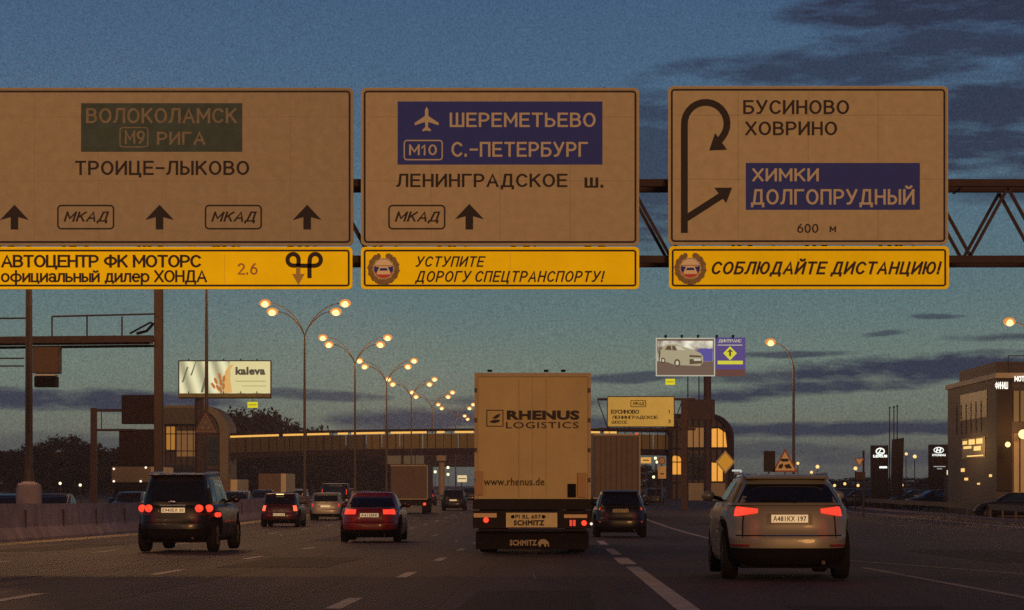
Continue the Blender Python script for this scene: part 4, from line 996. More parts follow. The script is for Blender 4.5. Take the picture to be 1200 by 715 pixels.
# ------------------------------------------------------------------ secondary gantries, posts and signs
WG = 104.0
wg = thing('inspection_gantry', 'brown walkway gantry with handrails and a thick post, reaching over the median', 'gantry', (W(186, 0, WG)[0], WG, 0))
x, _ = PXZ(186, 0, WG); zt_ = PXZ(0, 310, WG)[1]
MB().box((x-.17, WG-.17, 0), (x+.17, WG+.17, zt_)).obj('post', mat('brown_post', (.036, .018, .017), .7, var=.2, vs=1.5), wg, bevel=.02)
b = MB()
b.add([(*PXZ(-260, 403.5, WG), 0)]*0, [])
def beam(mb, p0, p1, h, d0, d1):
    a0 = PXZ(p0[0], p0[1], WG); a1 = PXZ(p1[0], p1[1], WG); b0 = PXZ(p0[0], p0[1]+h, WG); b1 = PXZ(p1[0], p1[1]+h, WG)
    mb.prism([a0, a1, b1, b0], d0, d1)
beam(b, (-260, 398), (182, 394), 10, WG-.7, WG-.55); beam(b, (-260, 406), (178, 402), 2.5, WG-.7, WG-.55); beam(b, (-260, 399), (182, 393), 3, WG+.5, WG+.65); beam(b, (-260, 408), (182, 403), 3, WG+.5, WG+.65)
b.obj('beam', m_steel, wg)
b = MB(); beam(b, (-260, 402), (181, 398), 2.0, WG-.54, WG+.49); b.obj('deck', mat('rusty_grating', (.035, .016, .016), .8, var=.3, vs=2), wg)
b = MB()
for (a, c_, ya, yb, ys_) in ((61, 182, 371, 368, (61, 102, 143)), (-260, 31, 375, 373, (31, -30, -90, -150, -210))):
    b.tube([W(a, ya, WG-.6), W(c_, yb, WG-.6)], .035, 6)
    for px in ys_: b.tube([W(px, ya, WG-.6), W(px, 397, WG-.6)], .035, 6)
b.obj('handrail', m_steel, wg)
b = MB(); b.tube([W(152, 391, WG-.6), W(165, 384, WG-.6), (W(176, 378, WG-.6)), W(181, 380, WG-.6)], .04, 6); b.tube([W(160, 391, WG-.6), W(172, 388, WG-.6), W(179, 380, WG-.6)], .06, 6); b.obj('cable', m_dark, wg)
b = MB()
for py in (420, 429): b.tube([W(-260, py, WG), W(28, py, WG)], .03, 6)
b.obj('tie_rod', m_steel, wg)
cb = thing('traffic_camera', 'boxy brown camera housing hanging beneath the walkway gantry', 'traffic camera', W(56, 455, WG-.2))
b = MB(); pbox(b, 41, 407, 71, 438, WG, WG-.5, WG+.3); b.obj('housing', mat('rusty_housing', (.045, .020, .014), .7, var=.3, vs=3), cb, bevel=.03)
b = MB(); pbox(b, 42.5, 441.5, 68, 454, WG, WG-.45, WG+.2); b.obj('lower_box', m_dark, cb, bevel=.02)
b = MB(); pbox(b, 43, 439.3, 67, 441, WG, WG-.52, WG+.2); b.obj('ledge', m_pale, cb)
# message sign seen from behind
VD = 150.0
vg = thing('message_sign_gantry', 'gantry with a big dark sign box seen from behind, left of the stair tower'.replace('left of', 'beside'), 'gantry', (W(110, 0, VD)[0], VD, 0))
x = W(110, 0, VD)[0]; MB().box((x-.17, VD-.17, 0), (x+.17, VD+.17, PXZ(0, 478, VD)[1])).obj('post', m_steel, vg)
b = MB(); b.tube([W(107, 481, VD), W(185, 481, VD)], .08, 6); b.tube([W(107, 504, VD), W(160, 504, VD)], .07, 6); b.tube([W(119, 481, VD), W(119, 504, VD)], .03, 6); b.obj('arm', m_steel, vg)
b = MB(); pbox(b, 143, 463, 186, 497, VD, VD-.2, VD+.5); b.obj('sign_box', mat('dark_sign_back', (.014, .008, .012), .8, spec=.1), vg, bevel=.04)
b = MB(); pbox(b, 139, 503, 190, 545, VD, VD+.1, VD+.6); b.obj('cabinet', mat('dark_sign_back', (.014, .008, .012), .8, spec=.1), vg, bevel=.04)
# route sign on the merge
RD = 190.0
rg = thing('sign_gantry', 'thin cantilever gantry with a dark post below the car billboard', 'gantry', (W(802, 0, RD)[0], RD, 0))
x = W(802, 0, RD)[0]; MB().box((x-.22, RD+.2, 0), (x+.22, RD+.7, PXZ(0, 468, RD)[1])).obj('post', m_steel, rg)
b = MB()
for py in (468, 503):
    b.tube([W(700, py, RD+.4), W(815, py, RD+.4)], .09, 6); b.tube([W(700, py, RD+1.2), W(815, py, RD+1.2)], .09, 6)
for k in range(9): b.tube([W(700+k*12.5, 503 if k % 2 else 468, RD+.4), W(712.5+k*12.5, 468 if k % 2 else 503, RD+.4)], .05, 4)
for k in range(12): b.tube([W(705+k*9, 500, RD+.4), W(705+k*9, 508, RD+.4)], .03, 4)
b.obj('lattice', m_steel, rg)
rs = thing('route_board', 'pale yellow route board with two place names and distances, beside the tall truck', 'road sign', W(751, 500, RD))
m_rs = mat('pale_yellow_sheeting', (.52, .53, .20), .7, var=.06, vs=1)
MB().prism(rr(712, 465, 790, 500, 1.5, RD), RD, RD+.06).obj('panel', m_rs, rs)
frame(711.3, 464.3, 790.7, 500.7, 2, 1.0, RD, RD-.02, RD+.08, 'frame', m_steel, rs)
frame(739, 469, 757, 477, 1, .7, RD, RD-.02, RD-.01, 'route_frame', m_brown, rs)
sign_text('МКАД', (741.5, 470.7, 755, 475.5), RD, RD-.02, m_brown, rs, sw=0.17, shear=.25, gap=.34)
sign_text('БУСИНОВО', (716, 480, 749, 485), RD, RD-.02, m_brown, rs, sw=0.19, shear=0, gap=.20)
sign_text('ЛЕНИНГРАДСКОЕ', (717, 487, 771, 491.6), RD, RD-.02, m_brown, rs, sw=0.17, shear=0, gap=.20)
sign_text('ШОССЕ', (717, 493, 735, 496.5), RD, RD-.02, m_brown, rs, sw=0.17, shear=0, gap=.20)
sign_text('1', (783, 480, 785, 484.5), RD, RD-.02, m_brown, rs, sw=0.19, shear=0, gap=.20); sign_text('3', (783, 491.5, 786, 496), RD, RD-.02, m_brown, rs, sw=0.19, shear=0, gap=.20)
# small road signs
def post(t, px, D, ptop, r=.045): MB().tube([(W(px, 0, D)[0], D+.06, zr(D)), (W(px, 0, D)[0], D+.06, PXZ(0, ptop, D)[1])], r, 8).obj('post', m_galv, t, smooth=True)
sD = 140
t = thing('priority_sign', 'yellow diamond road sign with a pale edge on a post before the stair tower', 'road sign', (W(850, 0, sD)[0], sD, zr(sD)))
dm = lambda r_: [PXZ(*q, sD) for q in ((850, 541.5-r_*1.18), (850-r_, 541.5), (850, 541.5+r_*1.18), (850+r_, 541.5))]
MB().prism(dm(11.5), sD, sD+.02).obj('pale_edge', m_whiteb, t); MB().prism(dm(9.2), sD-.012, sD-.003).obj('face', mat('amber_sheeting', (.62, .50, .05), .5), t); post(t, 852, sD, 545)
t = thing('warning_sign', 'red-edged warning triangle on pale ground beside the single-arm lamp post', 'road sign', (W(920, 0, sD)[0], sD, zr(sD)))
tri = lambda k_, cy=544: [PXZ(920+a*k_, cy+b_*k_, sD) for a, b_ in ((0, -1.22), (-1, .62), (1, .62))]
m_redb = mat('sign_red', (.15, .03, .03), .6)
MB().prism(tri(15.2), sD, sD+.02).obj('red_edge', m_redb, t); MB().prism(tri(12.0), sD-.012, sD-.003).obj('face', mat('sign_cream', (.42, .31, .18), .5), t)
b = MB()
for q in ([(914.5, 539), (916, 537.5), (923, 537.5), (925, 539), (923, 541), (916, 541)], [(912, 549), (913, 545), (917, 543), (918, 546), (916, 549)], [(921, 549), (919, 545), (925, 543.5), (928, 549)]): b.prism([PXZ(*p, sD) for p in q], sD-.02, sD-.013)
b.obj('pictogram', m_black, t); post(t, 920, sD, 548)
t = thing('sign_board', 'plain dark rectangular board next to the red-edged triangle', 'sign board', (W(901, 0, sD)[0], sD, zr(sD)))
b = MB(); pbox(b, 895, 528.5, 908.5, 553, sD, sD, sD+.08); b.obj('panel', mat('dark_board', (.013, .008, .011), .7, spec=.2), t); post(t, 901, sD, 550)
tD = 122
t = thing('warning_sign', 'dim warning triangle with a pale outline standing before the bread billboard tower', 'road sign', (W(241, 0, tD)[0], tD, zr(tD)))
tri2 = lambda k_: [PXZ(241+a*k_, 499+b_*k_, tD) for a, b_ in ((0, -1.25), (-1, .62), (1, .62))]
MB().ringprism(tri2(12.5), tri2(10), tD-.012, tD).obj('edge', mat('dim_red', (.12, .05, .045), .6), t); MB().prism(tri2(12.4), tD, tD+.02).obj('face', mat('dim_board', (.055, .04, .04), .6), t)
b = MB()
for cx_, cy_ in ((241, 495), (237.5, 501), (244.5, 501)): b.prism([PXZ(cx_+1.9*math.cos(k), cy_+1.9*math.sin(k), tD) for k in (0, 1.05, 2.1, 3.14, 4.19, 5.24)], tD-.02, tD-.001)
b.obj('pictogram', mat('dim_picto', (.13, .10, .09), .6), t)
post(t, 241, tD, 497, .06)
# signs by the merge
t = thing('route_marker', 'small yellow rectangular plate beside two white lamps at the merge', 'road sign', W(757, 600, 200)); b = MB(); pbox(b, 751, 536, 763, 543, 200, 200, 200.05); b.obj('plate', mat('yellow_plate', (.8, .6, .15), .5, emit=(1, .7, .2), es=.25), t)
b = MB(); pbox(b, 753.5, 538.8, 760.5, 540, 200, 199.98, 199.995); b.obj('marking', m_brown, t); MB().tube([(W(757, 0, 200)[0], 200.08, 0), W(757, 538, 200.08)], .05, 6).obj('post', m_galv, t)
t = thing('speed_sign', 'round pale sign above a rectangular plate on a post at the merge', 'road sign', W(775.5, 600, 200))
x, z = PXZ(775.5, 540, 200); MB().tube([(x, 199.95, z), (x, 200, z)], .32, 20).obj('disc', mat('dull_disc', (.25, .2, .15), .6), t)
MB().ringprism([(x+.3*math.cos(k*.3927), z+.3*math.sin(k*.3927)) for k in range(16)], [(x+.22*math.cos(k*.3927), z+.22*math.sin(k*.3927)) for k in range(16)], 199.93, 199.949).obj('red_ring', m_redb, t)
b = MB(); pbox(b, 771, 546.5, 780.5, 561, 200, 199.95, 200); b.obj('plate', mat('tan_plate', (.42, .32, .16), .6), t)
b = MB(); pbox(b, 774, 554.5, 778, 556, 200, 199.94, 199.948); b.obj('marking', m_black, t)
MB().tube([(x, 200.06, 0), (x, 200.06, z)], .06, 6).obj('post', m_galv, t)
t = thing('yield_sign', 'pale upside-down triangle sign on a dark post beyond the beige car', 'road sign', W(1007, 600, 150))
MB().prism([PXZ(*q, 150) for q in ((1001, 537), (1013, 537), (1007, 548))], 150, 150.03).obj('face', m_redb, t); MB().prism([PXZ(*q, 150) for q in ((1003, 538), (1011, 538), (1007, 545.5))], 149.985, 149.997).obj('inner_face', mat('sign_cream', (.42, .26, .12)), t)
MB().tube([(W(1012, 0, 150)[0], 150.1, 0), W(1012, 528, 150.1)], .07, 6).obj('post', m_steel, t)
b = MB(); pbox(b, 1003, 553, 1014, 562, 150, 150.02, 150.1); b.obj('lower_plate', m_steel, t)

# ------------------------------------------------------------------ billboards
def adm(name, fn):
    m = bpy.data.materials.new(name); m.use_nodes = True; fn(m.node_tree, m.node_tree.nodes['Principled BSDF']); return m
KD = 250.0
kb_ = thing('billboard', 'floodlit bread advertisement billboard with the word kaleva', 'billboard', W(264, 466, KD))
def kmat(t, b):
    tcn = t.nodes.new('ShaderNodeTexCoord'); w = t.nodes.new('ShaderNodeTexWave'); w.inputs['Scale'].default_value = .35; w.inputs['Distortion'].default_value = 1.5; w.bands_direction = 'DIAGONAL'
    mp = t.nodes.new('ShaderNodeMapping'); mp.inputs['Scale'].default_value = (1.1, .01, .35); t.links.new(tcn.outputs['Object'], mp.inputs[0]); t.links.new(mp.outputs[0], w.inputs[0])
    r = t.nodes.new('ShaderNodeValToRGB'); r.color_ramp.elements[0].color = srgb(150, 165, 135); r.color_ramp.elements[1].color = srgb(245, 250, 205)
    t.links.new(w.outputs[0], r.inputs[0]); t.links.new(r.outputs[0], b.inputs['Emission Color']); b.inputs['Emission Strength'].default_value = .75; b.inputs['Base Color'].default_value = (.2, .2, .15, 1)
b = MB(); pbox(b, 210, 423, 317, 461, KD, KD, KD+.1); b.obj('poster', adm('poster_pale_green', kmat), kb_)
b = MB(); b.prism([PXZ(*q, KD) for q in ((270, 423.5), (317, 423.5), (317, 460.5), (262, 460.5), (265, 440))], KD-.03, KD-.005); b.obj('cream_field', glow('poster_cream', srgb(238, 228, 165)[:3], .8), kb_)
b = MB(); b.prism([PXZ(*q, KD) for q in ((263, 460.5), (261.5, 447), (264, 435), (268.5, 428.5), (274, 427), (270, 433), (270, 445), (272, 460.5))], KD-.05, KD-.031); b.obj('loaf', glow('poster_orange', srgb(236, 186, 108)[:3], .8), kb_)
b = MB()
for k, (cx_, cy_, tl) in enumerate(((250, 452, -.9), (253, 446.5, -.7), (257.5, 441, -.5), (259, 448, -.4), (255.5, 454.5, -.8), (262.5, 444, -.2), (262, 452.5, -.3), (258.5, 457, -.6))):
    b.prism([PXZ(cx_+4.2*math.cos(j)*math.cos(tl+1.9)-1.7*math.sin(j)*math.sin(tl+1.9), cy_+4.2*math.cos(j)*math.sin(tl+1.9)+1.7*math.sin(j)*math.cos(tl+1.9), KD) for j in [q*.63 for q in range(10)]], KD-.075-.002*k, KD-.052)
b.obj('rolls', glow('poster_brown', srgb(200, 118, 48)[:3], .75), kb_)
b = MB()
for q in ([(213, 448), (219, 430), (221, 430), (215, 448)], [(235, 460), (241, 438), (243.5, 438), (238, 460)], [(223, 440), (229, 424), (230, 424), (225, 440)]): b.prism([PXZ(*p, KD) for p in q], KD-.03, KD-.005)
b.obj('stalks', glow('poster_grey_green', srgb(115, 130, 110)[:3], .6), kb_)
lettering('kaleva', (276, 430, 311, 439.5), KD, KD-.06, glow('poster_ink', srgb(60, 75, 70)[:3], .5), kb_, .05, 0, 1.05)
b = MB(); pbox(b, 276, 446.3, 312, 447.3, KD, KD-.05, KD-.035); pbox(b, 284, 452, 312, 452.8, KD, KD-.05, KD-.035); b.obj('fine_print', glow('poster_fine', srgb(190, 175, 120)[:3], .7), kb_)
frame(209, 422.3, 318, 467, 1, 1.2, KD, KD-.1, KD+.4, 'frame', m_steel, kb_)
b = MB(); pbox(b, 210.5, 461.3, 316.5, 466, KD, KD-.7, KD+.3); b.obj('catwalk', mat('green_lit_catwalk', (.12, .11, .04), .8, var=.3, vs=1), kb_)  # green light on the catwalk is painted into its colour
b = MB()
for px in (221, 262, 282, 301): b.tube([W(px, 461, KD), W(px, 459, KD-.9)], .05, 5); b.tube([W(px, 422.5, KD+.1), W(px, 420.8, KD)], .07, 5)
b.each('flood_lamp', m_dark, kb_)
b = MB(); b.tube([(W(232, 0, KD)[0], KD+1, 0), (W(232, 0, KD)[0], KD+1, PXZ(0, 466, KD)[1])], .45, 12); b.obj('column', m_steel, kb_)
def yplate(label, x0, y0, x1, y1, D):
    t = thing('phone_plate', label, 'plate', W((x0+x1)/2, y1, D)); b = MB(); pbox(b, x0, y0, x1, y1, D, D, D+.08); b.obj('plate', glow('yellow_plate_glow', srgb(225, 215, 20)[:3], .85), t)
    b = MB(); pbox(b, x0+1.5, (y0+y1)/2-.5, x1-1.5, (y0+y1)/2+.5, D, D-.02, D-.003); b.obj('marking', glow('plate_mark', srgb(150, 140, 40)[:3], .6), t)
    b = MB(); b.tube([W((x0+x1)/2, y0, D+.05), W((x0+x1)/2, y0-5, D+.05)], .03, 4); b.obj('hanger', m_steel, t)
yplate('small lit yellow plate hanging below the bread billboard', 290, 471, 302, 478, KD)
AD = 280.0
ab = thing('billboard', 'floodlit billboard showing a silver car beside a blue panel with a yellow diamond', 'billboard', W(820, 441, AD))
def cloudm(t, b):
    tcn = t.nodes.new('ShaderNodeTexCoord'); w = t.nodes.new('ShaderNodeTexNoise'); w.inputs['Scale'].default_value = .55; w.inputs['Detail'].default_value = 3; t.links.new(tcn.outputs['Object'], w.inputs['Vector'])
    r = t.nodes.new('ShaderNodeValToRGB'); r.color_ramp.elements[0].position = .35; r.color_ramp.elements[0].color = srgb(45, 42, 50); r.color_ramp.elements[1].position = .62; r.color_ramp.elements[1].color = srgb(250, 255, 235)
    t.links.new(w.outputs[0], r.inputs[0]); t.links.new(r.outputs[0], b.inputs['Emission Color']); b.inputs['Emission Strength'].default_value = .8; b.inputs['Base Color'].default_value = (.1, .1, .1, 1)
b = MB(); pbox(b, 768.5, 396, 838, 440.5, AD, AD, AD+.25); b.obj('poster_sheet', glow('poster_grey', srgb(92, 82, 80)[:3], .7), ab)
frame(768.5, 396, 838, 441, .6, 1.3, AD, AD-.06, AD-.01, 'lit_edge', glow('poster_white', srgb(190, 195, 175)[:3], .8), ab)
b = MB(); pbox(b, 770.5, 399.5, 835.5, 423.5, AD, AD-.03, AD-.005); b.obj('poster_sky', adm('poster_stormy', cloudm), ab)
b = MB(); pbox(b, 818, 408.5, 835.3, 423.4, AD, AD-.05, AD-.031); b.obj('blue_field', glow('poster_blue', srgb(40, 66, 165)[:3], .8), ab)
cp = [(774, 411), (779, 405), (783, 403.5), (793, 403.5), (799, 406), (812, 410), (821, 414), (824, 418), (824, 425), (820, 429), (796, 428), (792, 430), (789, 427), (780, 424), (776, 424), (773.5, 419)]
b = MB(); b.prism([PXZ(*q, AD) for q in cp], AD-.09, AD-.052); b.obj('pictured_car', glow('poster_silver', srgb(168, 166, 136)[:3], .8), ab)
b = MB()
for q in ([(779, 410), (782, 405.5), (786, 405), (787, 410.5)], [(788, 410.5), (787.5, 405), (791, 405.5), (793, 411)], [(808, 416), (822, 417), (822, 419), (808, 418.5)], [(808, 421), (822, 421), (823, 426), (808, 427)]): b.prism([PXZ(*p, AD) for p in q], AD-.12, AD-.091)
for (cx_, cy_, r_) in ((777, 422.5, 3.2), (793.5, 425.5, 4.4)): b.prism([PXZ(cx_+r_*.85*math.cos(j*.7), cy_+r_*1.1*math.sin(j*.7), AD) for j in range(9)], AD-.12, AD-.091)
b.each('pictured_detail', glow('poster_dark', srgb(62, 62, 55)[:3], .6), ab)
b = MB(); b.prism([PXZ(*p, AD) for p in [(794, 410), (791.5, 405.2), (798, 406.5), (803, 410.5)]], AD-.12, AD-.091); pbox(b, 813, 420.5, 821.5, 423, AD, AD-.14, AD-.121)
for (cx_, cy_, r_) in ((793.5, 425.5, 2.4), (777, 422.5, 1.7)): b.prism([PXZ(cx_+r_*.8*math.cos(j*.7), cy_+r_*1.1*math.sin(j*.7), AD) for j in range(9)], AD-.14, AD-.121)
b.each('pictured_highlight', glow('poster_light', srgb(210, 212, 190)[:3], .75), ab)
b = MB(); b.prism([PXZ(*p, AD) for p in [(771.5, 424), (771.5, 409), (774, 412), (773, 424)]], AD-.12, AD-.1); b.obj('pictured_edge', glow('poster_dark', (.1, .1, .1)), ab)
b = MB(); pbox(b, 814, 402, 820, 403, AD, AD-.06, AD-.04); b.obj('slogan_line', glow('poster_light', (1, 1, 1)), ab)
lettering('LADA Granta', (814, 404.5, 833.5, 407.3), AD, AD-.07, glow('poster_light', (1, 1, 1)), ab, .04)
b = MB(); pbox(b, 838.3, 395.5, 873.5, 433, AD, AD, AD+.25); b.obj('blue_panel', glow('poster_blue_deep', srgb(26, 46, 140)[:3], .75), ab)
b = MB(); pbox(b, 838.3, 433, 873.5, 441, AD, AD, AD+.25); b.obj('lower_panel', glow('poster_plum', srgb(75, 40, 60)[:3], .6), ab)
sign_text('ДИНТРАНС', (842, 397.5, 869, 402), AD, AD-.04, glow('poster_white', (1, 1, 1)), ab, sw=0.19, shear=0, gap=.20)
b = MB(); pbox(b, 841, 404, 870, 405, AD, AD-.03, AD-.01); b.obj('divider', glow('poster_white', (1, 1, 1)), ab)
b = MB(); b.prism([PXZ(*p, AD) for p in [(855.5, 406), (847.5, 414), (855.5, 422.3), (863.5, 414)]], AD-.06, AD-.01); pbox(b, 841, 422.8, 870.5, 427, AD, AD-.04, AD-.01); b.obj('yellow_diamond', glow('poster_yellow', srgb(215, 215, 50)[:3], .85), ab)
b = MB(); b.prism([PXZ(*p, AD) for p in [(855.5, 409), (859.5, 413), (856.7, 412.3), (856.7, 417.5), (854.3, 417.5), (854.3, 412.3), (851.5, 413)]], AD-.09, AD-.061); b.obj('arrow_symbol', glow('poster_dark', (.1, .1, .1)), ab)
b = MB()
for px in (780, 799, 818, 840, 859): b.tube([W(px, 397, AD+.2), W(px, 394, AD-.5)], .08, 5); b.ball(W(px, 394, AD-.6), .16)
b.each('flood_lamp', m_dark, ab)
b = MB(); b.tube([(W(829.5, 0, AD)[0], AD+.8, 0), (W(829.5, 0, AD)[0], AD+.8, PXZ(0, 440, AD)[1])], .42, 14); b.obj('column', m_steel, ab)
b = MB()
for px in (806, 819): b.tube([W(px, 470, AD+.5), W(px, 436, AD+.5)], .07, 5)
pbox(b, 800, 468, 838, 492, AD, AD+.3, AD+2); b.obj('support_frame', m_steel, ab)
yplate('small lit yellow plate hanging below the car billboard', 780, 444, 791, 451, AD)

# ------------------------------------------------------------------ showroom building and pylons
m_bw = mat('showroom_cladding', (.032, .023, .030), .7, var=.12, vs=.5); m_bd = mat('showroom_dark_panel', (.016, .011, .012), .7, spec=.2)
sb = thing('showroom', 'two-storey brown showroom with dark glazing and lit lower windows at the picture edge', 'building', (26, 150, 0))
XW = 25.95
b = MB(); b.box((XW, 150.3, 0), (70, 169, 8.15)); b.obj('wall', m_bw, sb)
b = MB(); b.box((XW-.12, 149.9, 8.15), (70, 169.3, 8.45)); b.obj('cornice', mat('pale_cornice', (.2, .17, .15), .6), sb)
b = MB(); b.box((XW+.6, 154, 8.45), (40, 168, 9.3)); b.obj('penthouse', m_bw, sb)
b = MB()
for k in range(16):
    x = XW+.8+k*1.3; b.tube([(x, 151, 8.4), (x, 151, 9.5)], .03, 5)
b.tube([(XW+.8, 151, 9.5), (XW+21, 151, 9.5)], .03, 5); b.tube([(XW+.8, 151, 9.0), (XW+21, 151, 9.0)], .02, 5); b.obj('roof_railing', m_steel, sb)
def sidewin(p0, p1, y0, y1, m, nm='window'):
    da, db = XW*F/(p0-CX), XW*F/(p1-CX); dm_ = (da+db)/2
    z1_, z0_ = EYE+(HY-y0)*dm_/F, EYE+(HY-y1)*dm_/F
    MB().box((XW-.03, min(da, db), z0_), (XW+.02, max(da, db), z1_)).obj(nm, m, sb)
m_dg = mat('showroom_glass', (.02, .025, .03), .35, spec=.4)
sidewin(1126, 1157, 460, 491, m_dg)
g_inn = mat('lit_showroom_glass', (.1, .06, .03), .3, emit=(1, .50, .12), es=.75, col2=None)
sidewin(1128, 1155, 513, 537, m_dg)
for (a, c_, y0, y1) in ((1129, 1134, 517, 521), (1136, 1143, 515, 521), (1145, 1152, 514, 520), (1130, 1139, 523, 526), (1142, 1150, 523, 528), (1134, 1153, 533.5, 535), (1127, 1131, 549, 553), (1160, 1163, 556, 559), (1131, 1135, 560, 563), (1146, 1149, 566, 568)):
    da, db = XW*F/(a-CX), XW*F/(c_-CX); dm_ = (da+db)/2
    MB().box((XW-.05, db, EYE+(HY-y1)*dm_/F), (XW-.032, da, EYE+(HY-y0)*dm_/F)).obj('lit_pane', glow('warm_ceiling_lights', (1, .60, .18), 1.1), sb)
b = MB()
for k in range(6):
    yy = 155.5+k*1.9; b.box((XW-.06, yy, 5.1), (XW-.031, yy+.12, 7.0)); 
b.obj('glazing_bars', m_bd, sb)
b = MB(); pbox(b, 1168.5, 443, 1186, 575, 150, 150.0, 150.29); b.obj('dark_fascia', m_bd, sb)
b = MB(); pbox(b, 1186.5, 458, 1300, 494, 150, 150.1, 150.29); b.obj('window', m_dg, sb)
b = MB(); pbox(b, 1186.5, 508, 1300, 598, 150, 150.1, 150.29); b.obj('window', mat('dim_showroom_glass', (.05, .03, .02), .3, emit=(1, .45, .15), es=.06, var=.5, vs=.6), sb)
b = MB()
for k in range(14):
    px = 1187+k*8; pbox(b, px, 458, px+1, 494, 150, 150.0, 150.09); pbox(b, px, 508, px+1, 598, 150, 150.0, 150.09)
b.obj('glazing_bars', m_bd, sb)
sign_text('ФИНИШ', (1166, 447.5, 1181, 456), 150, 149.95, glow('white_letters', (1, .97, .85), 1.3), sb, sw=0.19, shear=0, gap=.20)
sign_text('моторс', (1188.5, 440.5, 1212, 449), 149.5, 149.45, glow('white_letters', (1, 1, 1)), sb, sw=0.19, shear=0, gap=.20)
for (px, py, r_) in ((1181, 521, .16), (1199, 509, .28)):
    o = MB().ball(W(px, py, 149), r_).obj('wall_lamp', g_lamp, sb, smooth=True)
l = bpy.data.lights.new('wall_light', 'POINT'); l.energy = 200; l.color = (1, .5, .15); l.shadow_soft_size = .3; lo = bpy.data.objects.new('wall_light', l); C.objects.link(lo); lo.location = (23.5, 160, 4.3)
l = bpy.data.lights.new('wall_light', 'POINT'); l.energy = 250; l.color = (1, .5, .15); l.shadow_soft_size = .3; lo = bpy.data.objects.new('wall_light', l); C.objects.link(lo); lo.location = W(1192, 505, 148.0)
m_py = mat('pylon_dark', (.013, .008, .012), .7, spec=.2)
g_wl = glow('pylon_white', (.95, 1, .92), 1.2)
def pylon(label, x0, y0, x1, D, kind_):
    t = thing('brand_pylon', label, 'advertising pylon', W((x0+x1)/2, 600, D)); b = MB(); a = PXZ(x0, y0, D); c_ = PXZ(x1, y0, D); b.box((a[0], D, 0), (c_[0], D+.6, a[1])); b.obj('slab', m_py, t, bevel=.03); cx_ = (x0+x1)/2
    return t, cx_
PD = 200.0
t, cx_ = pylon('dark advertising pylon with a white ring emblem, beyond the beige car', 1021, 522, 1041, PD, 0)
el_ = lambda cx, cy, a, b_, n_=20: [PXZ(cx+a*math.cos(2*math.pi*k/n_), cy-b_*math.sin(2*math.pi*k/n_), PD) for k in range(n_)]
MB().ringprism(el_(1031.5, 529, 5.4, 4.3), el_(1031.5, 529, 4.0, 3.0), PD-.04, PD-.005).obj('emblem', g_wl, t)
b = MB(); b.prism([PXZ(*q, PD) for q in ((1032.5, 525.5), (1033.7, 525.5), (1030.5, 530.3), (1034.5, 530.3), (1034.5, 531.3), (1028.5, 531.3))], PD-.04, PD-.005); b.obj('emblem_stroke', g_wl, t)
lettering('LEXUS', (1023.2, 533, 1039.8, 536.2), PD, PD-.03, g_wl, t, .07)
b = MB(); pbox(b, 1030.5, 546.5, 1039.5, 548.8, PD, PD-.03, PD-.005); b.obj('lit_line', g_wl, t)
t, cx_ = pylon('dark advertising pylon with a slanted oval emblem beside the showroom', 1089, 521, 1112, PD, 1)
MB().ringprism(el_(1100, 527.5, 6, 3.6), el_(1100, 527.5, 5.1, 2.7), PD-.04, PD-.005).obj('emblem', g_wl, t)
b = MB(); b.prism([PXZ(*q, PD) for q in ((1096.3, 530), (1098, 525.2), (1099.2, 525.2), (1098.6, 527.2), (1101, 527), (1102, 525), (1103.5, 525), (1101.8, 530), (1100.6, 530), (1101.2, 528), (1098.3, 528.3), (1097.6, 530))], PD-.04, PD-.005); b.obj('emblem_stroke', g_wl, t)
lettering('HYUNDAI', (1092.5, 532, 1108, 534.6), PD, PD-.03, g_wl, t, .05)
b = MB(); pbox(b, 1094, 546.3, 1108, 547.3, PD, PD-.03, PD-.005); pbox(b, 1098, 549, 1104, 549.9, PD, PD-.03, PD-.005); b.obj('small_lines', glow('pylon_faint', (.6, .62, .55), .6), t)
t = thing('brand_pylon', 'plain slightly tilted dark pylon between the two lit advertising pylons', 'advertising pylon', W(1052, 600, 205)); b = MB()
b.prism([PXZ(*q, 205) for q in ((1044, 600), (1046, 515), (1059.5, 513), (1057, 600))], 205, 205.5); b.obj('slab', m_py, t)
for i, (px, pt, lb) in enumerate(((1042.5, 476, 'slim flagpole beside the plain pylon'), (1047.5, 475, 'slim flagpole just behind the plain pylon'), (1051.5, 474, 'tallest slim flagpole, over the plain pylon'))):
    t = thing('flagpole', lb, 'flagpole', W(px, 600, 210), 0, 'flagpoles by the pylons'); MB().tube([(W(px, 0, 210)[0], 210, 0), (W(px, 0, 210)[0], 210, PXZ(0, pt+3, 210)[1])], [.06, .045], 6).obj('pole', m_steel, t); MB().ball(W(px, pt+2, 210), .09).obj('finial', m_galv, t)
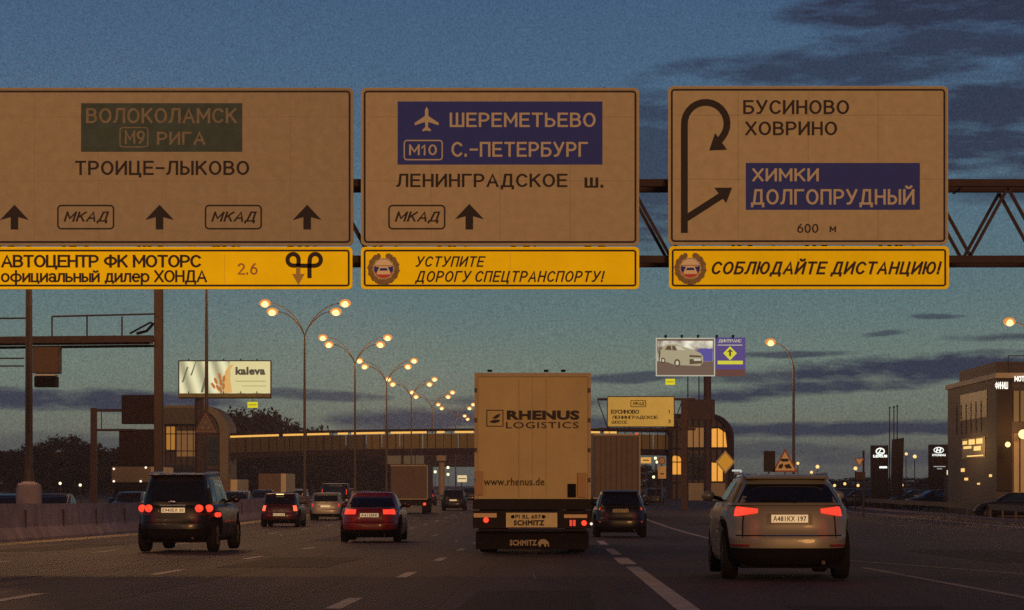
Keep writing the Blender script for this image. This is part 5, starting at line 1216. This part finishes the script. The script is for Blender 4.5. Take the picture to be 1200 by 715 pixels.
# low yard lamps far right: small lit lamps on posts
YL = [(935, 543, 230, 'beside the warning triangle'), (958, 547, 260, 'above the beige car roof'), (951, 553.5, 240, 'close over the beige car roof'), (990, 567, 250, 'low by the verge'), (978, 569, 270, 'low behind the beige car'), (1002.5, 549, 180, 'by the upside-down triangle sign'),
      (1062, 532, 240, 'between the pylons, paler one'), (1072, 535, 220, 'between the pylons, brighter one'), (1039, 553, 210, 'at the ring emblem pylon'), (1005.5, 569, 210, 'low under the upside-down triangle'), (1057, 568.5, 230, 'low at the foot of the plain pylon'), (1118, 512, 175, 'on the showroom corner'),
      (768, 537, 215, 'at the merge, over the yellow plate'), (769.5, 541.5, 218, 'just under its twin at the merge'), (766, 559, 240, 'low at the merge'), (774.5, 559, 245, 'low at the merge beside the speed sign'),
      (510, 553, 420, 'far under the footbridge beside the pier'), (525, 548, 430, 'far under the footbridge, topmost'), (525, 556, 430, 'far under the footbridge, below the topmost'),
      (23, 568, 260, 'by the swollen post foot'), (70.5, 566.5, 262, 'white, before the dark trees'), (94, 568.5, 255, 'white, beside the van behind the barrier'), (112, 565, 265, 'topmost of a vertical pair'), (112, 572.5, 266, 'lower of a vertical pair'), (1128, 546, 185, 'by the showroom corner, lower')]
g_whitel = glow('white_lamp', (1, .92, .55), 2.6)
for i, (px, py, D, lb) in enumerate(YL):
    t = thing('yard_lamp', 'small lit lamp on a thin post, '+lb, 'lamp', (W(px, 0, D)[0], D, 0), 0, 'small distant lamps')
    wt = i >= 16 or i in (12, 13, 14, 15)
    r_ = (2.3 if i in (1, 5, 7) else 1.8)*D/F
    MB().ball((0, 0, PXZ(0, py, D)[1]), r_*.95, (1, 1, 1), 10, 6).obj('globe', g_whitel if wt else g_lampfar, t, smooth=True, local=True)
    MB().tube([(0, .1, 0), (0, .1, max(.3, PXZ(0, py, D)[1]-r_*.5))], .04, 6).obj('post', m_steel, t, local=True)
t = thing('lit_sign_box', 'far glowing cream sign box under the footbridge', 'lit sign', W(541, 566, 430)); b = MB(); pbox(b, 536, 557, 547, 565, 430, 430, 430.4); b.obj('box', glow('cream_glow', (1, .78, .42), .75), t, bevel=.1); b = MB(); pbox(b, 537, 560.5, 546, 561.5, 430, 429.9, 429.97); b.obj('dark_band', m_brown, t); b = MB(); b.tube([W(541, 565, 430.2), (W(541, 0, 430)[0], 430.2, 0)], .1, 6); b.obj('post', m_steel, t)
for i, (a, c_) in enumerate(((453, 470), (473, 486), (487, 497))):
    t = thing('direction_sign', ('far bluish sign panel under the footbridge, '+('widest of three', 'middle of three', 'narrow end one of three')[i]), 'road sign', W((a+c_)/2, 545, 400), 0, 'far bluish sign panels')
    b = MB(); pbox(b, a, 534, c_, 544, 400, 400, 400.1); b.obj('panel', mat('far_blue_panel', (.06, .085, .11), .5), t); b = MB(); b.tube([W((a+c_)/2, 544, 400.2), (W((a+c_)/2, 0, 400)[0], 400.2, 0)], .1, 6); b.obj('post', m_steel, t)
t = thing('bus_shelter', 'white-framed bus shelter glimpsed over the beige car', 'bus shelter', W(864, 600, 160)); b = MB()
for q in ([W(858, 551.5, 160), W(868.5, 551.5, 160)], [W(868.5, 551.5, 160), W(868.5, 590, 160)], [W(859, 551.5, 162), W(868.5, 551.5, 162)]): b.tube(q, .06, 6)
b.obj('frame', glow('shelter_white', (.8, .85, .8), .6), t); b = MB(); b.prism([PXZ(*q, 160) for q in ((859, 563), (866, 554), (867.8, 554), (867.8, 563))], 160.1, 160.15); b.obj('lit_panel', glow('shelter_panel', (.7, .7, .6), .45), t)
t = thing('lit_kiosk', 'tiny glowing orange and white kiosk front beside the showroom', 'kiosk', W(1117, 600, 185)); b = MB(); pbox(b, 1112, 551, 1123, 556.5, 185, 184, 186); b.obj('lit_front', glow('kiosk_cream', (1, .85, .6), 1.0), t); b = MB(); pbox(b, 1117.5, 545, 1123, 550.8, 185, 184, 186); b.obj('lit_sign', glow('kiosk_orange', (1, .45, .1), 1.0), t); b = MB(); pbox(b, 1111, 556.7, 1124, 600, 185, 184, 187); b.obj('wall', m_bd, t)

# parked cars in the yard: a few built, then copied
yard = []
for i, (px, D, p, lb) in enumerate(((985, 215, p_black, 'parked dark hatchback in the showroom yard, behind the beige car roof'), (1040, 205, p_black, 'parked black car below the ring emblem pylon'), (1105, 200, p_black, 'parked black saloon car below the oval emblem pylon'))):
    t, _ = car(lb, (px-CX)*D/F, D, 70+i*12, p, L=4.5, H=1.5, kind=('hatch', 'suv', 'sedan')[i], detail=False, group='cars parked in the showroom yard'); yard.append(t)
yl = ['behind the beige car', 'before the plain pylon', 'beside the kiosk', 'at the showroom wall', 'far back by the flagpoles', 'behind the black saloon', 'by the upside-down triangle sign', 'far back near the verge']
for i, (px, D) in enumerate(((1012, 222), (1066, 212), (1125, 190), (1235, 144), (1030, 240), (1085, 222), (1000, 232), (960, 245))):
    c = dup(yard[i % 3]); c.location = ((px-CX)*D/F, D, 0); c.rotation_euler[2] = R(60+i*23 % 60)
    c['label'] = 'parked dark car in the showroom yard, '+yl[i]; c['group'] = 'cars parked in the showroom yard'
# guard rail on the slip road verge
gr_ = thing('guard_rail', 'steel guard rail along the far verge of the slip road', 'guard rail', (24.5, 150, 0))
b = MB(); b.prismx([(y, z) for y, z in ((100, .5), (300, .5), (300, .8), (100, .8))], 24.4, 24.45); b.obj('rail', m_galv, gr_)
b = MB()
for k in range(50): b.box((24.46, 100+4*k, 0), (24.56, 100.12+4*k, .75))
b.each('rail_post', m_galv, gr_)
m_lowwall = mat('low_wall', (.05, .04, .04), .9, var=.2, vs=1)

# ------------------------------------------------------------------ trees
m_leaf = mat('dusk_foliage', (.014, .011, .010), .9, spec=.1, var=.5, vs=.9); m_bark = mat('bark', (.03, .024, .02), .9)
def make_tree(name, seed, h, w, nclump, label, group):
    rnd = random.Random(seed); t = thing(name, label, 'tree', (0, 0, 0), 0, group)
    b = MB(); b.tube([(0, 0, 0), (.1, 0, h*.3), (0, .1, h*.75)], [h*.022, h*.016, h*.006], 8)
    cl = []
    for k in range(nclump):
        a = rnd.uniform(0, 2*math.pi); hh = rnd.uniform(.22, 1.0); env = math.sin(min(1, (hh-.12)/.88)*math.pi*.92+.15)**.7
        rad = w*.5*env*math.sqrt(rnd.uniform(.15, 1)); cl.append((rad*math.cos(a), rad*math.sin(a), h*hh*.93, rnd.uniform(.07, .13)*w+.25))
    for c in cl[::3]:
        zz = max(h*.2, c[2]*.7); b.tube([(0, 0, zz*.8), (c[0]*.5, c[1]*.5, zz*.95), (c[0], c[1], c[2])], [h*.008, h*.005, .02], 5)
    b.obj('trunk', m_bark, t, local=True)
    f = MB()
    for c in cl:
        for k in range(46):
            d = Vector((rnd.gauss(0, 1), rnd.gauss(0, 1), rnd.gauss(0, .8))).normalized()*c[3]*rnd.uniform(.3, 1.15)
            p = Vector(c[:3])+d; s_ = rnd.uniform(.10, .24)*(1+w*.03); e1 = Vector((rnd.uniform(-1, 1), rnd.uniform(-1, 1), rnd.uniform(-1, 1))).normalized(); e2 = e1.orthogonal().normalized()
            f.v += [tuple(p-e1*s_), tuple(p+e2*s_*.6), tuple(p+e1*s_), tuple(p-e2*s_*.6)]; q = len(f.v); f.f.append((q-4, q-3, q-2, q-1))
    me = bpy.data.meshes.new('crown'); me.from_pydata(f.v, [], f.f); me.materials.append(m_leaf); o = bpy.data.objects.new('crown', me); C.objects.link(o); o.parent = t
    return t
protos = [make_tree('tree', 1, 10, 8.5, 90, '', 'trees behind the footbridge'), make_tree('tree', 2, 12, 7, 90, '', 'trees behind the footbridge'), make_tree('tree', 5, 9, 10, 100, '', 'trees behind the footbridge')]
used = [False]*3
TR = [(-5, 526, 330, 'cut by the picture edge'), (18, 528, 380, 'behind the swollen post foot'), (42, 522, 340, 'next to the thick post'), (66, 511, 350, 'broad, topmost of the dark clump by the sign gantry'), (88, 508, 370, 'right under the walkway end'.replace('right ', '')), (106, 520, 345, 'behind the sign gantry post'),
      (128, 532, 400, 'low, in the notch beside the sign box'), (150, 520, 360, 'behind the dark cabinet'), (176, 512, 380, 'beside the stair tower'), (272, 480, 400, 'tall, by the pale tower rim'), (284, 486, 430, 'behind the tall one by the tower'), (306, 483, 400, 'domed, under the yellow plate'),
      (325, 490, 420, 'beside the domed one'), (343, 495, 390, 'by the nearest double lamp'), (366, 503, 410, 'low, past the nearest double lamp'), (395, 518, 450, 'low behind the bridge panels'), (425, 520, 470, 'low, by the second double lamp'), (455, 522, 480, 'low, by the third double lamp'), (300, 530, 360, 'in the dark beneath the footbridge'),
      (345, 535, 370, 'beneath the footbridge midway'), (390, 535, 380, 'beneath the footbridge near the van'), (430, 538, 390, 'beneath the footbridge near the box truck'), (225, 540, 420, 'behind the tower foot'), (205, 530, 440, 'far behind the tower'),
      (745, 545, 460, 'behind the curtain-sided truck'), (790, 548, 440, 'behind the route marker'), (880, 556, 480, 'low, beyond the bus shelter'), (915, 560, 520, 'low on the skyline by the triangle'), (965, 561, 540, 'low on the skyline past the lamp post'), (1010, 560, 520, 'low on the skyline by the ring pylon'), (1060, 559, 540, 'low behind the pylons'), (1100, 558, 500, 'low beside the showroom')]
for i, (px, pt, D, lb) in enumerate(TR):
    k = i % 3
    c = protos[k] if not used[k] else dup(protos[k]); used[k] = True
    hgt = EYE+(HY-pt)*D/F; base = (10, 12, 9)[k]; s_ = hgt/base
    wd_ = max(s_, .75)*(1.15 if hgt < 8 else 1.0)
    if i >= 24: wd_ *= 2.0
    c.location = ((px-CX)*D/F, D, 0); c.scale = (wd_, wd_, s_); c.rotation_euler = (0, 0, i*1.7)
    c['label'] = 'dark leafy tree, '+lb
# dark hedge mass that closes the view under the bridge
hd = MB(); rnd = random.Random(4)
for k in range(9000):
    x = rnd.uniform(-95, -22); y = rnd.uniform(440, 450); zt_ = 6.2+1.2*math.sin(x*.31)+.6*math.sin(x*1.3); z = rnd.uniform(0, zt_)
    s_ = rnd.uniform(.3, .6); e1 = Vector((rnd.uniform(-1, 1), rnd.uniform(-.4, .4), rnd.uniform(-1, 1))).normalized(); e2 = e1.orthogonal().normalized(); p = Vector((x, y, z))
    hd.v += [tuple(p-e1*s_), tuple(p+e2*s_*.7), tuple(p+e1*s_), tuple(p-e2*s_*.7)]; q = len(hd.v); hd.f.append((q-4, q-3, q-2, q-1))
me = bpy.data.meshes.new('undergrowth'); me.from_pydata(hd.v, [], hd.f); me.materials.append(m_leaf); o = bpy.data.objects.new('undergrowth', me); C.objects.link(o); tag(o, 'dark undergrowth filling the gap beneath the footbridge', 'undergrowth', kind='stuff')

# ------------------------------------------------------------------ haze added to lift the dark tones: one closed box round the camera and the whole scene
hb = MB().box((-1560, -300, -1.2), (1560, 1660, 22)); me = bpy.data.meshes.new('haze'); me.from_pydata(hb.v, [], hb.f)
hm = bpy.data.materials.new('haze_air'); hm.use_nodes = True; t_ = hm.node_tree; t_.nodes.clear()
pv = t_.nodes.new('ShaderNodeVolumePrincipled'); pv.inputs['Color'].default_value = (.82, .74, .84, 1); pv.inputs['Density'].default_value = .0003; pv.inputs['Anisotropy'].default_value = .5
ou = t_.nodes.new('ShaderNodeOutputMaterial'); t_.links.new(pv.outputs[0], ou.inputs['Volume']); me.materials.append(hm)
ho_ = bpy.data.objects.new('haze', me); C.objects.link(ho_); tag(ho_, 'thin added haze lifting the dark tones over the whole road', 'haze', kind='stuff')
